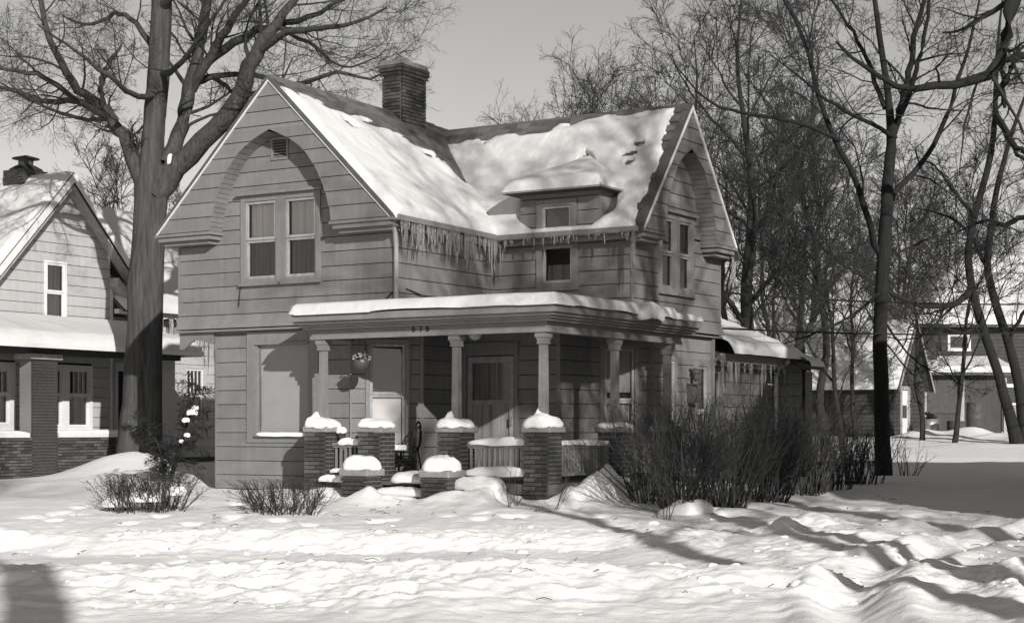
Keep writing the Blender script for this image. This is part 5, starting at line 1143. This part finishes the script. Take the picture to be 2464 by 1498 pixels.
# ---- the twisted twin-stemmed tree by the bins
Y = 57.; bx = (2450 - 1232) / 4030 * Y; base = np.array([bx, Y, hz(bx, Y) - .15])
tr = [(L_(Y, base, (2448, 1075), (2425, 980), (2395, 880), (2362, 780), (2338, 690), (2330, 610), (2345, 520), (2372, 420), (2392, 320), (2396, 220), (2400, 120), (2412, 0)), [.25, .185, .165, .155, .145, .13, .12, .115, .10, .085, .06, .03]),
      (L_(Y, base, (2466, 1075, .4), (2456, 950, .4), (2428, 830, .5), (2396, 730, .6), (2376, 640, .8), (2386, 540, 1.), (2402, 440, 1.2), (2432, 330, 1.4), (2470, 220, 1.6)), [.22, .18, .16, .145, .13, .115, .10, .075, .04])]
lb = [(L_(Y, base, (2338, 690), (2326, 712, -.4), (2290, 732, -.8), (2230, 736, -1.2), (2165, 714, -1.6), (2085, 672, -2), (2005, 618, -2.4), (1945, 570, -2.8)), [.12, .115, .105, .09, .075, .06, .045, .02]),
      (L_(Y, base, (2395, 270), (2425, 330, -.8), (2470, 390, -1.4), (2540, 430, -2)), [.09, .08, .06, .03]),
      (L_(Y, base, (2396, 230), (2420, 200, -.6), (2412, 160, -.9), (2440, 130, -1.2), (2500, 90, -1.6)), [.08, .08, .07, .06, .03]),
      (L_(Y, base, (2345, 520), (2290, 450, .8), (2250, 400, 1.4), (2210, 380, 2)), [.07, .055, .04, .02]),
      (L_(Y, base, (2375, 640, .8), (2330, 560, 1.6), (2280, 520, 2.2), (2200, 500, 3)), [.08, .06, .045, .02]),
      (L_(Y, base, (2360, 780), (2310, 800, -.8), (2250, 780, -1.4), (2180, 790, -2)), [.07, .05, .035, .015]),
      (L_(Y, base, (2428, 830, .5), (2470, 740, -.2), (2530, 680, -.8)), [.08, .06, .03])]
tree_obj('twisted_tree', tuple(base), 'twisted twin-stemmed tree leaning left beside the bins', tr, lb, [dict(LV[0], k=8, lmin=.6), dict(LV[1], k=7), dict(LV[2], k=6), dict(LV[3], k=3)], 37, M['barkd'], M['twigd'], jit=.045)

# ---- generic trees: a few forms, copied
def generic(seed, h, r, spread_=.5, fork=.3, k1=15, dens=1.):
    rng = np.random.default_rng(seed)
    n = 9; P = np.zeros((n, 3)); P[:, 2] = np.linspace(-.15, h * .92, n); P[1:, :2] += np.cumsum(rng.normal(size=(n - 1, 2)) * h * .012, 0)
    rad = np.interp(np.linspace(0, 1, n), [0, .08, .4, 1], [r * 1.35, r, r * .7, r * .1])
    trunk = [(P, rad)]
    lim, lr = kids(resample(P, 16)[None], np.interp(np.linspace(0, 1, 16), np.linspace(0, 1, n), rad)[None], k1, rng, tmin=fork, tmax=.97, ang=(28, 62), ratio=(spread_ * .7, spread_), n=7, wander=.12, up=.09, rr=.5, rmin=.015, tip=.5)
    limbs = [(lim[i], lr[i]) for i in range(len(lim))]
    return trunk, limbs, [dict(k=7, tmin=.22, ang=(22, 50), ratio=(.4, .7), n=7, wander=.12, up=.04, rr=.55, rmin=.013, lmin=.6), dict(k=7, tmin=.2, ang=(24, 55), ratio=(.35, .62), n=5, wander=.15, up=.02, rr=.55, rmin=.008), dict(k=4, tmin=.2, ang=(25, 55), ratio=(.4, .75), n=4, wander=.14, up=.03, rr=.55, rmin=.0042, lmax=1.6), dict(k=3, tmin=.25, ang=(25, 50), ratio=(.4, .75), n=3, wander=.12, up=.02, rr=.6, rmin=.0033, lmax=.8)]
FORMS = {}
GB = 'bare trees behind the houses'
def place_generic(form, px, Y, label, sc=1., rot=0., m=('barkf', 'twig'), name='bare_tree', group=GB):
    x = (px - 1232) / 4030 * Y; z = hz(x, Y) - .1
    if form not in FORMS:
        prm = {0: (101, 13.5, .22, .5, .28, 16), 1: (102, 15, .14, .42, .3, 18), 2: (103, 11, .12, .5, .25, 15), 3: (104, 16.5, .16, .40, .35, 18), 4: (105, 7.5, .07, .6, .2, 13), 5: (106, 12.5, .10, .36, .3, 16), 6: (107, 12.5, .2, .66, .3, 18), 7: (108, 14., .36, .36, .58, 9)}[form]
        t, l, lv = generic(*prm); o = tree_obj(name, (x, Y, z), label, t, l, lv, prm[0] + 50, M[m[0]], M[m[1]], group, rot=rot, sides=(9, 6)); FORMS[form] = o
    else:
        src = FORMS[form]; o = src.copy(); COL.objects.link(o); o.name = name; o.location = (x, Y, z); o.rotation_euler = (0, 0, rot); tag(o, label, 'tree', group)
        for c in src.children: d = c.copy(); COL.objects.link(d); d.parent = o
    o.scale = (sc, sc, sc); return o
G5 = [(0, 1793, 48, 'stout bare oak rising just behind the rear addition', 1.05, 0.5), (1, 1995, 50, 'bare tree between the oak and the straight dark tree', .95, 1.), (2, 1905, 56, 'smaller bare tree right of the stout oak', 1.1, 2.),
      (6, 1395, 66, 'bare tree crown showing above the main roof ridge, left one', 1.08, 3.), (6, 1535, 62, 'bare tree crown showing above the main roof ridge, right one', .98, 4.6), (4, 1085, 58, 'thin bare treetop beside the chimney', 1.2, 1.4),
      (3, 1660, 60, 'tall bare tree behind the right gable peak', .95, 5.), (5, 2060, 62, 'slim bare tree left of the straight dark tree', .9, 2.2), (0, 2185, 76, 'bare tree behind the outbuilding, left of the dark house', .8, 3.3),
      (5, 2275, 84, 'slim bare tree behind the dark house chimney flue', .85, .6), (1, 2290, 82, 'tall bare tree behind the dark house roof', .78, .2), (3, 2420, 86, 'tall bare tree behind the dark house roof at the far right', .72, 1.2), (3, 1850, 78, 'tall bare tree far behind the oak', .85, 2.6), (0, 1960, 84, 'broad bare tree far behind the outbuilding', 1.0, 4.2), (1, 2140, 80, 'bare tree far behind the straight dark tree', .8, 5.3),
      (2, 225, 62, 'bare tree between the big tree and the neighbour chimney', .95, .9), (4, 300, 56, 'low bare tree just left of the big trunk', 1.25, 2.), (2, 455, 60, 'bare tree right of the big trunk behind the gable', .85, 3.7), (5, 120, 80, 'faint bare tree behind the neighbour roof', .75, 1.1)]
G5 += [(6, 1285, 70, 'bare tree crown low above the valley of the roofs', .92, 1.7), (4, 2218, 60, 'thin bare tree screening the lean-to roof beside the white door', 1.25, 3.), (4, 2296, 58, 'thin bare tree screening the small white-framed window', 1.3, 5.1), (4, 1880, 46, 'low bare understorey tree right of the stout oak', 1.1, 1.), (4, 2030, 47, 'low bare understorey tree left of the straight dark trunk', 1.15, 2.3), (5, 2170, 70, 'slim bare tree behind the outbuilding peak', .9, 1.5), (5, 1930, 66, 'slim bare tree above the low rear roof', 1.05, 4.9), (6, 1760, 72, 'broad bare tree behind the stout oak', 1.0, .9)]
for (f, px, Yy, lab, s_, r_) in G5: place_generic(f, px, Yy, lab, s_, r_)
# street trees out of the picture on the sunny side, whose branches shade the house and snow
for (f, X_, Y_, lab, s_, r_) in ((7, 7.0, 5.0, 'street tree standing right of the viewer', .85, .4), (0, 9.3, 12.3, 'street tree at the mouth of the drive', 1.32, 1.9), (7, 4.3, -6., 'street tree standing behind the viewer', 1.4, 2.9), (0, 17., -3., 'street tree across the road on the right', 1.2, 3.9), (7, 9.8, 3.2, 'street tree between the drive and the road', 1.0, 5.2), (1, 7.3, 11.6, 'slim street tree leaning over the front walk', 1.15, .8)):
    o = place_generic(f, 1232, 50, lab, s_, r_, group='street trees'); o.location = (X_, Y_, hz(X_, Y_) - .1)
# far wood closing the horizon
rng = np.random.default_rng(77); nT = 420; gr = []
tx = rng.uniform(-130, 130, nT); ty = rng.uniform(120, 175, nT); th = rng.uniform(8, 13, nT)
P = np.zeros((nT, 6, 3)); P[:, :, 0] = tx[:, None]; P[:, :, 1] = ty[:, None]; zz0 = H(tx, ty); P[:, :, 2] = zz0[:, None] + th[:, None] * np.linspace(0, .95, 6)[None]; P[:, 1:, :2] += np.cumsum(rng.normal(size=(nT, 5, 2)) * .15, 1)
Rr = .2 * np.linspace(1, .15, 6)[None] * np.ones((nT, 1)); gr.append((P, Rr, 5))
P, Rr = kids(P, Rr, 12, rng, tmin=.2, ratio=(.25, .5), n=5, wander=.15, up=.08, rr=.5, rmin=.02); gr.append((P, Rr, 3)); P, Rr = kids(P, Rr, 6, rng, ratio=(.35, .6), n=3, wander=.15, up=.05, rr=.6, rmin=.012); gr.append((P, Rr, 3))
v, q = tubes(gr); tag(link('far_wood', np_mesh('far_wood', v, q, False), M['barkf']), 'distant bare wood along the horizon behind the houses', 'wood', kind='stuff')

# ================================================================== SHRUBS
def shrub(name, label, X_, Y_, stems, h, rad, lean, m, seed, group=None, k2=4, k3=3, splay=.35, r0=.008, flat=None, cat='shrub', twl=.35, sq=1.):
    rng = np.random.default_rng(seed); z = hz(X_, Y_) - .06; root = empty(name, (X_, Y_, z)); tag(root, label, cat, group); wd = .13 if splay < .6 else .07
    a = rng.uniform(0, 2 * np.pi, stems); rr = rad * np.sqrt(rng.random(stems)) * .6
    P = np.zeros((stems, 7, 3)); d = np.stack([np.cos(a) * splay * rng.uniform(.2, 1.3, stems), np.sin(a) * splay * sq * rng.uniform(.2, 1.3, stems), np.ones(stems)], -1) + np.array([lean, 0, 0]); d /= np.linalg.norm(d, axis=1, keepdims=True)
    c = np.stack([np.cos(a) * rr, np.sin(a) * rr * sq, np.zeros(stems)], -1); P[:, 0] = c; ln = h * rng.uniform(.6, 1.1, stems)
    for j in range(1, 7):
        d = d + rng.normal(size=d.shape) * wd; d /= np.linalg.norm(d, axis=1, keepdims=True); c = c + d * (ln / 6)[:, None]; P[:, j] = c
    Rr = r0 * rng.uniform(.5, 1.9, stems)[:, None] * np.linspace(1, .35, 7)[None]
    gr = [(P, Rr, 4)]
    P2, R2 = kids(P, Rr, k2, rng, tmin=.35, ang=(15, 45), ratio=(twl * .6, twl), n=5, wander=.12, up=.05, rr=.65, rmin=.003); gr.append((P2, R2, 3))
    if k3: P3, R3 = kids(P2, R2, k3, rng, tmin=.2, ang=(20, 55), ratio=(.3, .6), n=3, wander=.1, up=.03, rr=.7, rmin=.0022); gr.append((P3, R3, 3))
    if flat:
        for P_, _, _ in gr: P_[..., 2] = np.where(P_[..., 2] > flat, flat + (P_[..., 2] - flat) * .12, P_[..., 2])
    v, q = tubes(gr[:1]); tag(link('stems', np_mesh('stems', v, q, True), m, root), kind='stuff'); v, q = tubes(gr[1:]); tag(link('twigs', np_mesh('twigs', v, q, True), m, root), kind='stuff')
    return root
shrub('clipped_shrub', 'low clipped bare shrub in the snow below the evergreen', -5.35, 24.6, 105, .7, .9, 0, M['shrub'], 1, 'low clipped shrubs', 6, 4, .5, .007, .58, twl=.5)
shrub('clipped_shrub', 'low clipped bare shrub in front of the picture window', -3.28, 24.3, 80, .64, .75, 0, M['shrub'], 2, 'low clipped shrubs', 6, 4, .48, .007, .6, twl=.5)
GBs = 'tall bare bushes beside the porch'
for i, (px, Yb, st, h, rd, sp, ln, lab) in enumerate([(1640, 24.3, 130, 1.55, .5, .45, .0, 'nearest tall bare bush, splaying from a snow heap beside the porch'), (1745, 25.2, 130, 1.55, .55, .30, .05, 'tall bare bush just behind the nearest one'),
        (1830, 26.4, 130, 1.5, .7, .25, .04, 'tall bare bush in the middle of the row'), (1925, 27.6, 110, 1.45, .7, .25, .03, 'tall bare bush right of the middle of the row'), (2060, 31.5, 80, 1.05, .8, .3, 0, 'tall bare bush at the right end of the row, beside the dark trunk'), (1560, 25.8, 45, 1.6, .4, .5, -.1, 'thin bare bush leaning over the side porch rail'), (1990, 29, 60, 1.3, .7, .25, 0, 'thin bare bush before the last of the row')]):
    shrub('bare_bush', lab, (px - 1232) / 4030 * Yb, Yb, int(st * .8), h, rd, ln, M['shrub'], 10 + i, GBs, 5, 4, sp * 1.15, .0085, twl=.5)
for i, (px, Yb, lab) in enumerate([(1230, 24.9, 'wispy sapling in front of the railing'), (1330, 24.4, 'wispy sapling at the foot of the corner pier'), (1600, 23.2, 'few dry stalks in the snow before the bushes')]):
    shrub('sapling', lab, (px - 1232) / 4030 * Yb, Yb, 5, .75, .15, 0, M['shrub'], 40 + i, 'wispy saplings', 3, 2, .5, .005, twl=.5)
shrub('bare_bush', 'leafless bush at the foot of the straight dark trunk', (2185 - 1232) / 4030 * 37, 37, 14, .9, .3, .1, M['shrub'], 50, None, 3, 2, .5, .008)
# bent evergreen in front of the big tree
Y = 31.; bx = (400 - 1232) / 4030 * Y; base = np.array([bx, Y, hz(bx, Y) - .1]); rng = np.random.default_rng(5)
ev = empty('evergreen_sapling', tuple(base)); tag(ev, 'dark bent evergreen with drooping tip dusted with snow beside the house', 'evergreen')
stA = resample(L_(Y, base, (400, 1180), (392, 1120), (385, 1080), (365, 1045), (335, 1025), (312, 1035)), 16); stB = resample(L_(Y, base, (405, 1180), (420, 1120), (438, 1060), (455, 1000), (468, 950), (478, 925)), 16)
Rr = np.linspace(.045, .012, 16); v, q = tubes([(np.array([stA, stB]), np.array([Rr, Rr]), 7)]); link('trunk', np_mesh('trunk', v, q, True), M['barkd'], ev)
P1, R1 = kids(np.array([stA, stB]), np.array([Rr * 2.0, Rr]), 44, rng, tmin=.06, ang=(50, 95), ratio=(.16, .34), n=6, wander=.1, up=-.10, rr=.25, rmin=.006, tip=.55)
P2, R2 = kids(P1, R1, 9, rng, tmin=.15, ang=(30, 65), ratio=(.3, .55), n=4, wander=.12, up=-.10, rr=.8, rmin=.005); P3, R3 = kids(P2, R2, 7, rng, tmin=.1, ang=(30, 70), ratio=(.3, .6), n=3, wander=.1, up=-.05, rr=.9, rmin=.0045)
v, q = tubes([(P1, R1, 4), (P2, R2, 3), (P3, R3, 3)]); link('foliage', np_mesh('foliage', v, q, True), M['needle'], ev)
for i, (px, py, s_) in enumerate([(462, 993, .09), (447, 1010, .06), (450, 1045, .045), (436, 1060, .03), (470, 980, .05)]):
    o = mound('snow_tuft', s_, s_ * .8, s_ * .8, M['snow'], 60 + i, 2.2, n=14); o.location = at(px, py, Y - .25); tag(o, ['largest dab of snow on the evergreen, near its upright tip', 'dab of snow on the evergreen just left of the largest', 'small dab of snow halfway down the evergreen', 'lowest speck of snow on the evergreen', 'topmost dab of snow on the evergreen'][i], 'snow', 'snow dabs on the evergreen')
# snow lodged in the clipped shrub
for i, (dx, dy, s_, lab) in enumerate(((-.45, -.1, .2, 'snow lodged in the left side of the low clipped shrub'), (0., -.2, .26, 'snow lodged in the middle of the low clipped shrub'), (.4, 0., .16, 'snow lodged in the right side of the low clipped shrub'))):
    o = mound('snow_tuft', s_, s_ * .7, .13, M['snow'], 66 + i * 3, 2., n=24, drop=.01); o.location = (-5.35 + dx, 24.6 + dy, hz(-5.35 + dx, 24.6 + dy) + .08 * (i + 1)); tag(o, lab, 'snow')
o = mound('snow_tuft', .4, .35, .2, M['snow'], 67, 2., n=40, drop=.01, tilt=.3); o.location = ((1650 - 1232) / 4030 * 24.1, 24.1, hz(2.5, 24.1) - .02); tag(o, 'heap of snow at the foot of the nearest tall bush', 'snow')

# ================================================================== power lines on the right
for i, (za, zb, lab) in enumerate(((5.9, 6.2, 'upper power line crossing behind the dark tree'), (5.55, 5.5, 'lower power line crossing behind the dark tree'))):
    a = np.array([w2(2.6, 6.9)[0], w2(2.6, 6.9)[1], za - 1.9 + .35 * (1 - i)]); b = np.array([26., 55., zb + .4])
    pts = [a + (b - a) * t - np.array([0, 0, .5 * 4 * t * (1 - t)]) for t in np.linspace(0, 1, 14)]
    tag(MB().tube(pts, .02, 5).build('power_line', M['wire'], None), lab, 'cable', 'power lines')

# ================================================================== broken clods and litter on the snow
rs = random.Random(12); cv, cf = [], []
def blob(c, r, seed):
    n = len(cv); rr = random.Random(seed); a = rr.uniform(0, 6)
    for (z, k) in ((-.6, .6), (-.1, 1.), (.45, .8), (.8, .35)):
        for j in range(7):
            t = a + 2 * math.pi * j / 7; q = k * rr.uniform(.55, 1.35); cv.append((c[0] + r * q * math.cos(t) * 1.5, c[1] + r * q * math.sin(t), c[2] + r * (z + rr.uniform(-.12, .12)) * .8))
    for i in range(3):
        for j in range(7): cf.append((n + i * 7 + j, n + i * 7 + (j + 1) % 7, n + (i + 1) * 7 + (j + 1) % 7, n + (i + 1) * 7 + j))
    cf.append(tuple(n + 21 + j for j in range(7)))
pts = []
for i in range(300):
    m_ = i % 4
    if m_ == 0: x, y = rs.uniform(-6, 6.5), rs.gauss(16.3, .7)
    elif m_ == 1: x, y = rs.uniform(-7.5, 1), rs.gauss(21.3, .35)
    elif m_ == 2:
        t = rs.random(); p, q = RUTS[rs.randrange(2)][1:3] if rs.random() < .5 else RUTS[rs.randrange(2)][2:4]; x = p[0] + (q[0] - p[0]) * t + rs.choice((-.5, .5)) + rs.gauss(0, .15); y = p[1] + (q[1] - p[1]) * t + rs.gauss(0, .15)
    else: x, y = rs.uniform(1.5, 7.5), rs.uniform(15, 23.5)
    pts.append((x, y, .014 + .05 * rs.random() ** 3))
zs_ = H(np.array([p[0] for p in pts]), np.array([p[1] for p in pts]))
for (x, y, r), z in zip(pts, zs_): blob((x, y, float(z) - r * .1), r, int(x * 1000) + int(y * 77))
tag(MB().add(cv, cf).build('snow_clods', M['snow'], None, True), 'broken lumps of snow scattered along the bank and ruts', 'snow', kind='stuff')
tp = []
for i in range(150): tp.append((rs.uniform(-7, 7), rs.uniform(14.8, 27), rs.uniform(0, 3.14), rs.uniform(.03, .16)))
zt = H(np.array([p[0] for p in tp]), np.array([p[1] for p in tp])); mt = MB()
for (x, y, a, l), z in zip(tp, zt):
    mt.tube([(x, y, float(z) + .012), (x + l * .5 * math.cos(a), y + l * .5 * math.sin(a), float(z) + .03), (x + l * math.cos(a + .5), y + l * math.sin(a + .5), float(z) + .02)], .004, 4)
tag(mt.build('twig_litter', M['shrub'], None), 'bits of fallen twig littering the snow', 'twigs', kind='stuff')
